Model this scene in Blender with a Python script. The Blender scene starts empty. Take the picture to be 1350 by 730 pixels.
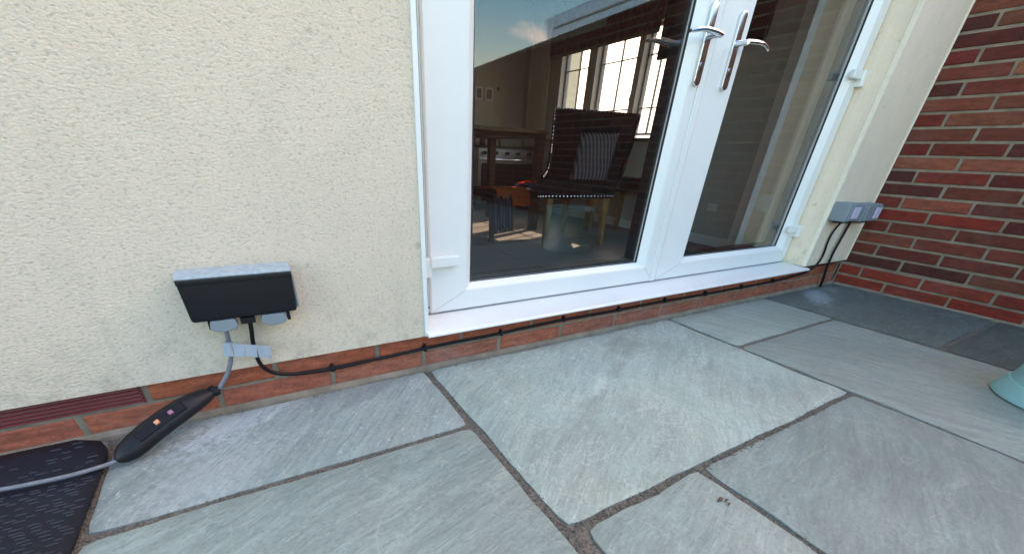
import bpy, bmesh, math, random
from mathutils import Vector, Matrix, noise
random.seed(7)
S = bpy.context.scene
COL = S.collection

# ------------------------------------------------------------------ camera
cd = bpy.data.cameras.new('camera')
cd.sensor_width = 36.0
cd.sensor_fit = 'HORIZONTAL'
cd.lens = 36.0 * 517.07 / 1350.0
cd.shift_x = (675 - 638.3) / 1350.0
cd.shift_y = (514.5 - 365) / 1350.0
cd.clip_start = 0.01
cd.clip_end = 500
cam = bpy.data.objects.new('camera', cd)
COL.objects.link(cam)
yaw, pitch, roll = 0.5256, -0.5436, -0.0414
cy, sy, cp, sp = math.cos(yaw), math.sin(yaw), math.cos(pitch), math.sin(pitch)
fw = Vector((sy * cp, cy * cp, sp)); rt = Vector((cy, -sy, 0)); dn = fw.cross(rt)
r2 = math.cos(roll) * rt + math.sin(roll) * dn
d2 = -math.sin(roll) * rt + math.cos(roll) * dn
mw = Matrix((r2, -d2, -fw)).transposed().to_4x4()
mw.translation = Vector((0.2457, -0.8659, 0.4877))
cam.matrix_world = mw
S.camera = cam

# ------------------------------------------------------------------ sky and sun
SUN = Vector((1.0, 0.45, 0.75)).normalized()
elev = math.asin(SUN.z)
W = bpy.data.worlds.new("World"); S.world = W; W.use_nodes = True
nt = W.node_tree; nt.nodes.clear()
out = nt.nodes.new('ShaderNodeOutputWorld'); bg = nt.nodes.new('ShaderNodeBackground')
sky = nt.nodes.new('ShaderNodeTexSky'); sky.sky_type = 'NISHITA'; sky.sun_disc = False
sky.sun_elevation = elev; sky.sun_rotation = math.atan2(SUN.x, SUN.y)
sky.air_density = 1.5; sky.dust_density = 0.2; sky.ozone_density = 2.5
tc = nt.nodes.new('ShaderNodeTexCoord')
cl = nt.nodes.new('ShaderNodeTexNoise'); cl.inputs['Scale'].default_value = 3.4
cl.inputs['Detail'].default_value = 7; cl.inputs['Roughness'].default_value = 0.55; cl.inputs['Distortion'].default_value = 0.25
mpw = nt.nodes.new('ShaderNodeMapping'); mpw.inputs['Scale'].default_value = (1, 1, 2.2); mpw.inputs['Location'].default_value = (2.6, 1.4, 0.7)
rw = nt.nodes.new('ShaderNodeValToRGB'); rw.color_ramp.elements[0].position = 0.54; rw.color_ramp.elements[1].position = 0.70
mxw = nt.nodes.new('ShaderNodeMixRGB'); mxw.inputs[2].default_value = (13.0, 13.0, 13.0, 1)
L = nt.links.new
L(tc.outputs['Generated'], mpw.inputs['Vector']); L(mpw.outputs[0], cl.inputs['Vector']); L(cl.outputs['Fac'], rw.inputs[0])
# bright haze on the sun's side of the sky
dotn = nt.nodes.new('ShaderNodeVectorMath'); dotn.operation = 'DOT_PRODUCT'; dotn.inputs[1].default_value = tuple(SUN)
mr = nt.nodes.new('ShaderNodeMapRange'); mr.interpolation_type = 'SMOOTHSTEP'
mr.inputs['From Min'].default_value = 0.45; mr.inputs['From Max'].default_value = 0.98; mr.inputs['To Max'].default_value = 0.9
mxh = nt.nodes.new('ShaderNodeMixRGB'); mxh.inputs[2].default_value = (14, 13.5, 13.5, 1)
L(tc.outputs['Generated'], dotn.inputs[0]); L(dotn.outputs['Value'], mr.inputs['Value'])
hs = nt.nodes.new('ShaderNodeHueSaturation'); hs.inputs['Saturation'].default_value = 1.75; hs.inputs['Value'].default_value = 1.6
L(sky.outputs[0], hs.inputs['Color'])
L(rw.outputs[0], mxw.inputs[0]); L(hs.outputs[0], mxw.inputs[1]); L(mr.outputs[0], mxh.inputs[0]); L(mxw.outputs[0], mxh.inputs[1])
# pale haze along the horizon
sz = nt.nodes.new('ShaderNodeSeparateXYZ'); L(tc.outputs['Generated'], sz.inputs[0])
mz = nt.nodes.new('ShaderNodeMapRange'); mz.interpolation_type = 'SMOOTHSTEP'
mz.inputs['From Min'].default_value = 0.19; mz.inputs['From Max'].default_value = 0.01; mz.inputs['To Max'].default_value = 1.0
mxz = nt.nodes.new('ShaderNodeMixRGB'); mxz.inputs[2].default_value = (3.6, 4.6, 5.8, 1)
L(sz.outputs[2], mz.inputs['Value']); L(mz.outputs[0], mxz.inputs[0]); L(mxh.outputs[0], mxz.inputs[1]); L(mxz.outputs[0], bg.inputs[0]); L(bg.outputs[0], out.inputs[0])
bg.inputs[1].default_value = 0.15
sl = bpy.data.lights.new('sun', 'SUN'); sl.energy = 3.5; sl.angle = math.radians(0.5); sl.color = (1.0, 0.95, 0.87)
so = bpy.data.objects.new('sun', sl); COL.objects.link(so)
so.rotation_euler = SUN.to_track_quat('Z', 'Y').to_euler(); so.location = (3, 3, 6)
S.view_settings.view_transform = 'Standard'; S.view_settings.look = 'None'
S.view_settings.exposure = 1.74; S.view_settings.gamma = 1
S.view_settings.use_curve_mapping = False
S.view_settings.use_white_balance = True
S.view_settings.white_balance_temperature = 10300   # the phone's white balance in open shade
S.view_settings.white_balance_tint = 35

# ------------------------------------------------------------------ helpers
def sl2(c):
    return tuple(((v / 255) / 12.92 if v / 255 <= .04045 else ((v / 255 + .055) / 1.055) ** 2.4) for v in c)

class NT:
    def __init__(s, name):
        s.m = bpy.data.materials.new(name); s.m.use_nodes = True
        s.t = s.m.node_tree; s.t.nodes.clear()
        s.o = s.t.nodes.new('ShaderNodeOutputMaterial')
        s.b = s.t.nodes.new('ShaderNodeBsdfPrincipled')
        s.t.links.new(s.b.outputs[0], s.o.inputs['Surface'])
    def n(s, ty, **kw):
        x = s.t.nodes.new(ty)
        for k, v in kw.items():
            if k.startswith('i_'):
                x.inputs[k[2:].replace('_', ' ')].default_value = v
            else: setattr(x, k, v)
        return x
    def l(s, a, b): s.t.links.new(a, b)
    def coord(s, scale=(1, 1, 1), rot=(0, 0, 0), src='Object', loc=(0, 0, 0)):
        c = s.n('ShaderNodeTexCoord'); m = s.n('ShaderNodeMapping')
        m.inputs['Scale'].default_value = scale; m.inputs['Rotation'].default_value = rot; m.inputs['Location'].default_value = loc
        s.l(c.outputs[src], m.inputs[0]); return m.outputs[0]
    def noise(s, vec, scale, detail=4, rough=.55, dist=0):
        x = s.n('ShaderNodeTexNoise'); x.inputs['Scale'].default_value = scale; x.inputs['Detail'].default_value = detail
        x.inputs['Roughness'].default_value = rough; x.inputs['Distortion'].default_value = dist
        s.l(vec, x.inputs['Vector']); return x.outputs['Fac']
    def ramp(s, f, stops):
        r = s.n('ShaderNodeValToRGB'); e = r.color_ramp.elements
        while len(e) < len(stops): e.new(0.5)
        for q, (p, c) in zip(e, stops):
            q.position = p; q.color = (*c, 1) if len(c) == 3 else c
        s.l(f, r.inputs[0]); return r.outputs[0]
    def mix(s, f, a, b, mode='MIX'):
        m = s.n('ShaderNodeMixRGB', blend_type=mode)
        for v, i in ((f, 0), (a, 1), (b, 2)):
            if isinstance(v, (int, float)): m.inputs[i].default_value = v if i == 0 else (v, v, v, 1)
            elif isinstance(v, tuple): m.inputs[i].default_value = (*v, 1)
            else: s.l(v, m.inputs[i])
        return m.outputs[0]
    def math(s, op, a, b=0.0, clamp=False):
        m = s.n('ShaderNodeMath', operation=op, use_clamp=clamp)
        for v, i in ((a, 0), (b, 1)):
            if isinstance(v, (int, float)): m.inputs[i].default_value = v
            else: s.l(v, m.inputs[i])
        return m.outputs[0]
    def bump(s, h, strength=.5, dist=.002, prev=None):
        b = s.n('ShaderNodeBump'); b.inputs['Strength'].default_value = strength; b.inputs['Distance'].default_value = dist
        s.l(h, b.inputs['Height'])
        if prev is not None: s.l(prev, b.inputs['Normal'])
        s.l(b.outputs[0], s.b.inputs['Normal']); return b.outputs[0]
    def base(s, c):
        if isinstance(c, tuple): s.b.inputs['Base Color'].default_value = (*c, 1)
        else: s.l(c, s.b.inputs['Base Color'])
    def rough(s, r):
        if isinstance(r, (int, float)): s.b.inputs['Roughness'].default_value = r
        else: s.l(r, s.b.inputs['Roughness'])

def simple(name, col, rough=.5, metal=0, nscale=40, var=.15, bump=.15, bd=.0008, spec=.5):
    a = NT(name); v = a.coord()
    n1 = a.noise(v, nscale, 5)
    a.base(a.mix(n1, tuple(c * (1 - var) for c in col), tuple(min(1, c * (1 + var)) for c in col)))
    a.rough(a.math('ADD', a.math('MULTIPLY', n1, .2), rough - .1)); a.b.inputs['Metallic'].default_value = metal
    a.b.inputs['Specular IOR Level'].default_value = spec
    if bump: a.bump(a.noise(v, nscale * 4, 3), bump, bd)
    return a.m

M = {}
# cream roughcast render: pebbly grain, a little flatter than it is wide
def render_mat(name, k, grain):
    a = NT(name); v0 = a.coord(); v = a.coord((1, 1, 1.7))
    big = a.noise(v0, 2.2, 3); mid = a.noise(v0, 11, 4); g1 = a.noise(v, 160, 2, .5); g2 = a.noise(v, 240, 3, .6)
    c = a.mix(a.ramp(big, [(.3, (0, 0, 0)), (.7, (1, 1, 1))]), (.67 * k, .53 * k, .40 * k), (.735 * k, .578 * k, .43 * k))
    c = a.mix(a.ramp(mid, [(.45, (0, 0, 0)), (.8, (.5, .5, .5))]), c, (.60 * k, .49 * k, .36 * k))
    c = a.mix(a.ramp(a.noise(v0, 24, 2, .5), [(.72, (0, 0, 0)), (.79, (.6, .6, .6))]), c, (.40, .33, .22))
    c = a.mix(a.math('MULTIPLY', a.ramp(g1, [(.30, (1, 1, 1)), (.44, (0, 0, 0))]), .42 * grain), c, (.30, .265, .21))  # pits darkened, tops lightened: relief shading of the grain put into the colour
    c = a.mix(a.math('MULTIPLY', a.ramp(g2, [(.56, (0, 0, 0)), (.68, (1, 1, 1))]), .55 * grain), c, (.86, .73, .57))
    c = a.mix(a.math('MULTIPLY', a.ramp(g2, [(.32, (1, 1, 1)), (.42, (0, 0, 0))]), .30 * grain), c, (.36, .32, .26))
    # splashed dirt low on the wall
    sep = a.n('ShaderNodeSeparateXYZ'); tcg = a.n('ShaderNodeNewGeometry'); a.l(tcg.outputs['Position'], sep.inputs[0])
    low = a.math('SUBTRACT', 1.0, a.math('DIVIDE', a.math('SUBTRACT', sep.outputs['Z'], .09), .16), True)
    c = a.mix(a.math('MULTIPLY', a.math('MULTIPLY', low, a.ramp(a.noise(v0, 30, 5, .7), [(.48, (0, 0, 0)), (.7, (1, 1, 1))])), .55), c, (.34, .29, .21))
    # thin rain streaks
    st = a.coord((38, 38, 1.6)); c = a.mix(a.math('MULTIPLY', a.ramp(a.noise(st, 1.0, 4, .6), [(.56, (0, 0, 0)), (.8, (1, 1, 1))]), .22), c, (.42, .37, .29))
    a.base(c); a.rough(.93)
    a.bump(a.math('ADD', g1, a.math('MULTIPLY', g2, .7)), .48 * grain + .05, .0028); return a.m
M['render'] = render_mat('cream_render', 1.0, 1.0)
M['render_smooth'] = render_mat('smoother_lit_cream_render', 1.16, .45)  # smoother coat, coloured paler for the brighter light beside the doors
M['bead'] = simple('cream_render_bead', (.84, .72, .56), .8, nscale=60, bump=.3)

# bricks: hue per brick through the object's colour
def brick_mat(name, salt):
    a = NT(name); v = a.coord(); oi = a.n('ShaderNodeObjectInfo')
    off = a.n('ShaderNodeVectorMath', operation='ADD'); cmb = a.n('ShaderNodeCombineXYZ')
    a.l(a.math('MULTIPLY', oi.outputs['Random'], 50), cmb.inputs[0]); a.l(v, off.inputs[0]); a.l(cmb.outputs[0], off.inputs[1]); v = off.outputs[0]
    st = a.n('ShaderNodeMapping'); st.inputs['Scale'].default_value = (1, 1, 3.5); a.l(v, st.inputs[0])
    n1 = a.noise(st.outputs[0], 26, 5, .6); n2 = a.noise(v, 120, 4)
    base = oi.outputs['Color']
    c = a.mix(a.ramp(n1, [(.3, (.0, .0, .0)), (.75, (1, 1, 1))]), a.mix(1, base, (.62, .6, .6), 'MULTIPLY'), a.mix(1, base, (1.35, 1.3, 1.3), 'MULTIPLY'))
    c = a.mix(a.math('MULTIPLY', a.ramp(n2, [(.35, (1, 1, 1)), (.5, (0, 0, 0))]), .35), c, (.06, .035, .025))
    c = a.mix(a.math('MULTIPLY', a.ramp(a.noise(v, 9, 5, .7), [(.5, (0, 0, 0)), (.72, (1, 1, 1))]), salt), c, (.55, .48, .44))
    a.base(c); a.rough(.86); a.bump(a.math('ADD', n1, a.math('MULTIPLY', n2, .6)), .6, .002)
    return a.m
M['brick'] = brick_mat('clay_brick', .04)
M['brick_salt'] = brick_mat('salty_clay_brick', .16)
a = NT('mortar'); v = a.coord(); n1 = a.noise(v, 18, 4); n2 = a.noise(v, 220, 3)
a.base(a.mix(a.ramp(n1, [(.3, (0, 0, 0)), (.7, (1, 1, 1))]), (.17, .13, .09), (.28, .22, .16))); a.rough(.95); a.bump(n2, .6, .002); M['mortar'] = a.m
a = NT('paving_mortar'); v = a.coord(); n1 = a.noise(v, 30, 5, .7); n2 = a.noise(v, 260, 3)
a.base(a.mix(a.ramp(n2, [(.35, (0, 0, 0)), (.65, (1, 1, 1))]), a.mix(n1, (.062, .055, .045), (.095, .084, .068)), (.18, .162, .132))); a.rough(.95); a.bump(n2, .9, .004); M['joint'] = a.m

# riven grey sandstone; the object's colour tints each slab and the bedding runs its own way
def slab_mat(name, rotz, streak, warm, dark=1.0, vein=.3, salt=.15, spots=()):
    a = NT(name); v = a.coord(rot=(0, 0, rotz)); oi = a.n('ShaderNodeObjectInfo')
    off = a.n('ShaderNodeVectorMath', operation='ADD'); cmb = a.n('ShaderNodeCombineXYZ')
    a.l(a.math('MULTIPLY', oi.outputs['Random'], 30), cmb.inputs[2]); a.l(v, off.inputs[0]); a.l(cmb.outputs[0], off.inputs[1]); v = off.outputs[0]
    st = a.n('ShaderNodeMapping'); st.inputs['Scale'].default_value = (1, streak, 1); a.l(v, st.inputs[0]); sv = st.outputs[0]
    # gentle warp of the bedding
    wn = a.n('ShaderNodeTexNoise'); wn.inputs['Scale'].default_value = 2.5; wn.inputs['Detail'].default_value = 3
    a.l(v, wn.inputs['Vector']); wsc = a.n('ShaderNodeVectorMath', operation='SCALE'); wsc.inputs['Scale'].default_value = .5
    a.l(wn.outputs['Color'], wsc.inputs[0]); wad = a.n('ShaderNodeVectorMath', operation='ADD'); a.l(sv, wad.inputs[0]); a.l(wsc.outputs[0], wad.inputs[1]); sv = wad.outputs[0]
    s1 = a.noise(sv, 7.5, 8, .66); s2 = a.noise(sv, 34, 6, .68); big = a.noise(v, 3.2, 4, .6); fine = a.noise(v, 150, 4, .6)
    d = dark
    c = a.mix(a.ramp(s1, [(.32, (0, 0, 0)), (.68, (1, 1, 1))]), (.210 * d, .242 * d, .257 * d), (.305 * d, .345 * d, .355 * d))
    c = a.mix(a.math('MULTIPLY', a.ramp(big, [(.42, (0, 0, 0)), (.68, (1, 1, 1))]), warm), c, (.27 * d, .265 * d, .235 * d))
    c = a.mix(a.math('MULTIPLY', a.ramp(s2, [(.52, (0, 0, 0)), (.70, (1, 1, 1))]), .42), c, (.42 * d, .455 * d, .47 * d))
    c = a.mix(a.math('MULTIPLY', a.ramp(s2, [(.30, (1, 1, 1)), (.44, (0, 0, 0))]), .42), c, (.16 * d, .18 * d, .195 * d))
    hue = a.noise(v, 5.5, 4, .65)
    c = a.mix(a.ramp(hue, [(.40, (0, 0, 0)), (.60, (1, 1, 1))]), a.mix(1, c, (.99, .99, .985), 'MULTIPLY'), a.mix(1, c, (.95, 1.01, 1.02), 'MULTIPLY'))
    c = a.mix(a.ramp(a.noise(v, 1.9, 3, .5), [(.40, (0, 0, 0)), (.62, (1, 1, 1))]), a.mix(1, c, (.88, .88, .88), 'MULTIPLY'), a.mix(1, c, (1.08, 1.08, 1.08), 'MULTIPLY'))
    vn = a.noise(v, 4.3, 6, .6, .8); vl = a.math('ABSOLUTE', a.math('SUBTRACT', vn, .5))
    c = a.mix(a.math('MULTIPLY', a.ramp(vl, [(0, (1, 1, 1)), (.012, (0, 0, 0))]), vein), c, (.47, .49, .49))
    sp_ = a.noise(v, 95, 2, .5)
    c = a.mix(a.math('MULTIPLY', a.ramp(a.math('ADD', sp_, a.math('MULTIPLY', big, .35)), [(.84, (0, 0, 0)), (.92, (1, 1, 1))]), salt * 1.3, True), c, (.58, .61, .64))
    c = a.mix(a.math('MULTIPLY', a.ramp(fine, [(.35, (1, 1, 1)), (.5, (0, 0, 0))]), .3), c, (.13, .145, .155))
    geo = a.n('ShaderNodeNewGeometry')
    for (px, py, rx, ry, col, amt) in spots:      # stains and lime bloom that belong to one place on the patio
        mp = a.n('ShaderNodeMapping', vector_type='TEXTURE'); mp.inputs['Location'].default_value = (px, py, 0); mp.inputs['Rotation'].default_value = (0, 0, .5); mp.inputs['Scale'].default_value = (rx, ry, 1)
        a.l(geo.outputs['Position'], mp.inputs[0]); ln = a.n('ShaderNodeVectorMath', operation='LENGTH'); a.l(mp.outputs[0], ln.inputs[0])
        fall = a.math('SUBTRACT', 1.0, ln.outputs['Value'], True)
        nn = a.ramp(a.math('ADD', a.noise(geo.outputs['Position'], 28 if amt > 0 else 60, 6, .75, .4), a.math('MULTIPLY', fall, .28)), [(.52, (0, 0, 0)), (.70, (1, 1, 1))])
        c = a.mix(a.math('MULTIPLY', a.math('MULTIPLY', nn, a.math('MULTIPLY', fall, 2.2, True)), abs(amt)), c, col)
    c = a.mix(1, c, oi.outputs['Color'], 'MULTIPLY'); c = a.mix(1, c, (.73, .83, .735), 'MULTIPLY')
    a.base(c); a.rough(a.math('ADD', a.math('MULTIPLY', s1, .25), .46)); a.b.inputs['Specular IOR Level'].default_value = .4
    p1 = a.bump(a.math('ADD', a.math('MULTIPLY', s1, 1.0), a.math('MULTIPLY', big, .8)), .55, .010)
    p2 = a.bump(s2, .45, .003, p1); p3 = a.bump(a.ramp(vl, [(0, (1, 1, 1)), (.02, (0, 0, 0))]), .3, .0012, p2)
    a.bump(fine, .35, .0012, p3)
    return a.m
SL = {'diag': slab_mat('streaked_grey_sandstone', math.radians(-52), 6.5, .10, 1.0, .25, .35, [(.14, -.05, .22, .08, (.46, .50, .56), -.75), (.10, -.20, .20, .10, (.44, .47, .52), -.4), (.40, -.06, .12, .04, (.16, .18, .21), .5)]),
      'long': slab_mat('smooth_grey_sandstone', math.radians(-20), 4.5, .10, 1.05, .28, .05),
      'warm': slab_mat('grey_sandstone_with_buff_patches', math.radians(-36), 5.0, .40, 1.08, .35, .12, [(1.17, -.12, .15, .08, (.19, .195, .19), .55), (.93, -.27, .075, .022, (.45, .49, .51), -.4), (.80, -.36, .20, .05, (.19, .20, .20), .45), (1.03, -.22, .10, .03, (.20, .21, .21), .5)]),
      'fine': slab_mat('fine_grained_grey_sandstone', math.radians(66), 6, .15, 1.0, .1, .05),
      'blue': slab_mat('blue_grey_sandstone', math.radians(-5), 4, .05, .62, .25, .30, [(2.37, -.10, .22, .07, (.52, .58, .68), -.7), (2.56, -.07, .10, .05, (.4, .45, .52), -.5)])}

# white door plastic
a = NT('white_upvc'); v = a.coord(); n1 = a.noise(v, 6, 5, .6)
a.base(a.mix(a.ramp(n1, [(.35, (0, 0, 0)), (.7, (1, 1, 1))]), (.72, .735, .69), (.76, .77, .72))); a.rough(.28); a.bump(a.noise(v, 90, 2), .05, .0006); M['upvc'] = a.m
M['gasket'] = simple('black_rubber_gasket', (.012, .012, .013), .5)
M['grey_gasket'] = simple('grey_rubber_seal', (.22, .22, .23), .6)
M['chrome'] = simple('polished_chrome', (.72, .72, .74), .16, 1.0, var=.03, bump=0)
M['steel'] = simple('brushed_steel', (.62, .62, .60), .4, 1.0)
M['black_plastic'] = simple('black_plastic', (.008, .0085, .010), .42, nscale=60, bump=.1, spec=.28)
M['black_rubber'] = simple('black_cable_rubber', (.006, .006, .007), .5, spec=.25)
M['grey_cable'] = simple('dusty_grey_cable_rubber', (.15, .165, .18), .45, var=.35, nscale=90)
M['grey_plastic'] = simple('blue_grey_plastic', (.18, .235, .25), .45, nscale=25, var=.12)
M['grey_plastic_pale'] = simple('dusty_pale_grey_plastic', (.30, .385, .40), .7, nscale=110, var=.45, bump=.6, bd=.002)
M['lilac'] = simple('pale_lilac_plastic', (.52, .50, .62), .4)
M['tape'] = simple('bluish_white_tape', (.32, .385, .42), .4, nscale=45, var=.45)
M['orange_btn'] = simple('orange_button', (.85, .30, .14), .4); M['pink_btn'] = simple('dusky_pink_button', (.36, .14, .22), .4)
M['teal'] = simple('turquoise_plastic', (.16, .46, .47), .45, nscale=12, var=.08)
M['vent'] = simple('dark_red_plastic', (.22, .032, .035), .5, nscale=30)
M['vent_dark'] = simple('dark_red_painted_slot_shade', (.04, .01, .012), .8)  # shade between the louvres put into this darker red
# dark woven mat: strands are geometry, this gives the sheen
a = NT('dark_woven_plastic'); v = a.coord(); n1 = a.noise(v, 12, 4); n2 = a.noise(v, 90, 4)
a.base(a.mix(n1, (.004, .006, .011), (.012, .015, .026))); a.rough(a.math('ADD', a.math('MULTIPLY', n2, .3), .42)); a.b.inputs['Specular IOR Level'].default_value = .28; a.bump(n2, .5, .002); M['mat'] = a.m
M['mat_fleck'] = simple('grey_flecks_of_the_mat', (.020, .025, .031), .55)
# interior
M['leather'] = simple('black_leather', (.005, .006, .008), .5, spec=.15, nscale=50, bump=.3, bd=.001)
M['oak'] = simple('honey_oak', (.34, .17, .06), .5, nscale=12, var=.3)
M['dark_wood'] = simple('dark_brown_wood', (.09, .040, .02), .5, nscale=10, var=.3)
M['table_wood'] = simple('brown_table_wood', (.22, .12, .06), .45, nscale=10, var=.3)
M['inner_wall'] = simple('taupe_interior_paint', (.50, .50, .47), .8, nscale=8, var=.05)
M['inner_pale'] = simple('pale_interior_paint', (.80, .82, .80), .8, nscale=8, var=.05)
M['drape'] = simple('pale_cream_curtain_cloth', (.90, .87, .78), .9, nscale=30, bump=.2)
M['ceiling'] = simple('white_ceiling_paint', (.6, .6, .58), .9, nscale=8, var=.03)
M['orange_cloth'] = simple('orange_cloth', (.85, .16, .03), .85, nscale=60, bump=.5)
M['blue_cloth'] = simple('faded_blue_cloth', (.12, .14, .30), .9, nscale=60, bump=.5)
M['cream_item'] = simple('cream_painted_wood', (.50, .47, .38), .6, nscale=12)
M['white_item'] = simple('white_ceramic', (.7, .7, .66), .4)
M['red_item'] = simple('red_ceramic', (.45, .04, .04), .4)
M['leaf'] = simple('green_leaves', (.05, .12, .02), .6, nscale=20, var=.5)
M['roof'] = simple('brown_roof_tile', (.10, .06, .045), .8)
a = NT('pale_blue_polycarbonate'); a.b.inputs['Roughness'].default_value = .25; a.base((.78, .88, .93))
tr_ = a.n('ShaderNodeBsdfTransparent'); tr_.inputs['Color'].default_value = (.86, .94, 1, 1); mx_ = a.n('ShaderNodeMixShader'); mx_.inputs[0].default_value = .55
a.l(a.b.outputs[0], mx_.inputs[1]); a.l(tr_.outputs[0], mx_.inputs[2]); a.l(mx_.outputs[0], a.o.inputs['Surface']); M['panel'] = a.m
a = NT('floor_boards_grey'); v = a.coord((1, 14, 1)); oi = a.n('ShaderNodeObjectInfo')
n1 = a.noise(v, 9, 6); c = a.mix(n1, (.13, .125, .12), (.26, .25, .235)); c = a.mix(a.math('MULTIPLY', oi.outputs['Random'], .4), c, (.20, .185, .16)); a.base(c); a.rough(.4); M['board'] = a.m
a = NT('striped_grey_fabric'); v = a.coord(); w = a.n('ShaderNodeTexWave', wave_type='BANDS', bands_direction='X'); w.inputs['Scale'].default_value = 16; w.inputs['Distortion'].default_value = 1.2
a.l(v, w.inputs['Vector']); a.base(a.ramp(w.outputs['Fac'], [(.35, (.035, .03, .035)), (.6, (.13, .11, .125))])); a.rough(.9); M['stripe'] = a.m
a = NT('mottled_brown_blind_fabric'); v = a.coord(); a.base(a.ramp(a.noise(v, 14, 5, .6, 1.5), [(.4, (.055, .035, .022)), (.6, (.11, .08, .055))])); a.rough(.9); M['blind'] = a.m
a = NT('grass'); v = a.coord(); a.base(a.mix(a.noise(v, 60, 6), (.03, .06, .012), (.09, .14, .03))); a.rough(.9); a.bump(a.noise(v, 200, 4), 1, .01); M['grass'] = a.m
# window glass: mirror by angle over clear
def glass(name, k, tint):
    a = NT(name); a.t.nodes.remove(a.b)
    lw = a.n('ShaderNodeLayerWeight'); lw.inputs['Blend'].default_value = .5
    f = a.math('POWER', lw.outputs['Facing'], 5.0); f = a.math('ADD', a.math('MULTIPLY', f, .96), .043)
    f = a.math('MULTIPLY', f, k, True)
    g = a.n('ShaderNodeBsdfGlossy'); g.inputs['Roughness'].default_value = 0.0; g.inputs['Color'].default_value = (.97, .98, 1, 1)
    t = a.n('ShaderNodeBsdfTransparent'); t.inputs['Color'].default_value = (*tint, 1)
    mx = a.n('ShaderNodeMixShader'); a.l(f, mx.inputs[0]); a.l(t.outputs[0], mx.inputs[1]); a.l(g.outputs[0], mx.inputs[2]); a.l(mx.outputs[0], a.o.inputs['Surface'])
    return a.m
M['glass'] = glass('door_glass', 1.35, (.94, .95, .94))
M['glass2'] = glass('window_glass', 1.0, (.93, .95, .94))

def tag(o, label=None, cat=None, group=None, kind=None):
    if label: o['label'] = label
    if cat: o['category'] = cat
    if group: o['group'] = group
    if kind: o['kind'] = kind
    return o
def empty(name, loc, label=None, cat=None, group=None, kind=None, parent=None):
    o = bpy.data.objects.new(name, None); COL.objects.link(o); o.location = loc; o.empty_display_size = .05
    if parent: o.parent = parent
    return tag(o, label, cat, group, kind)

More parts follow.
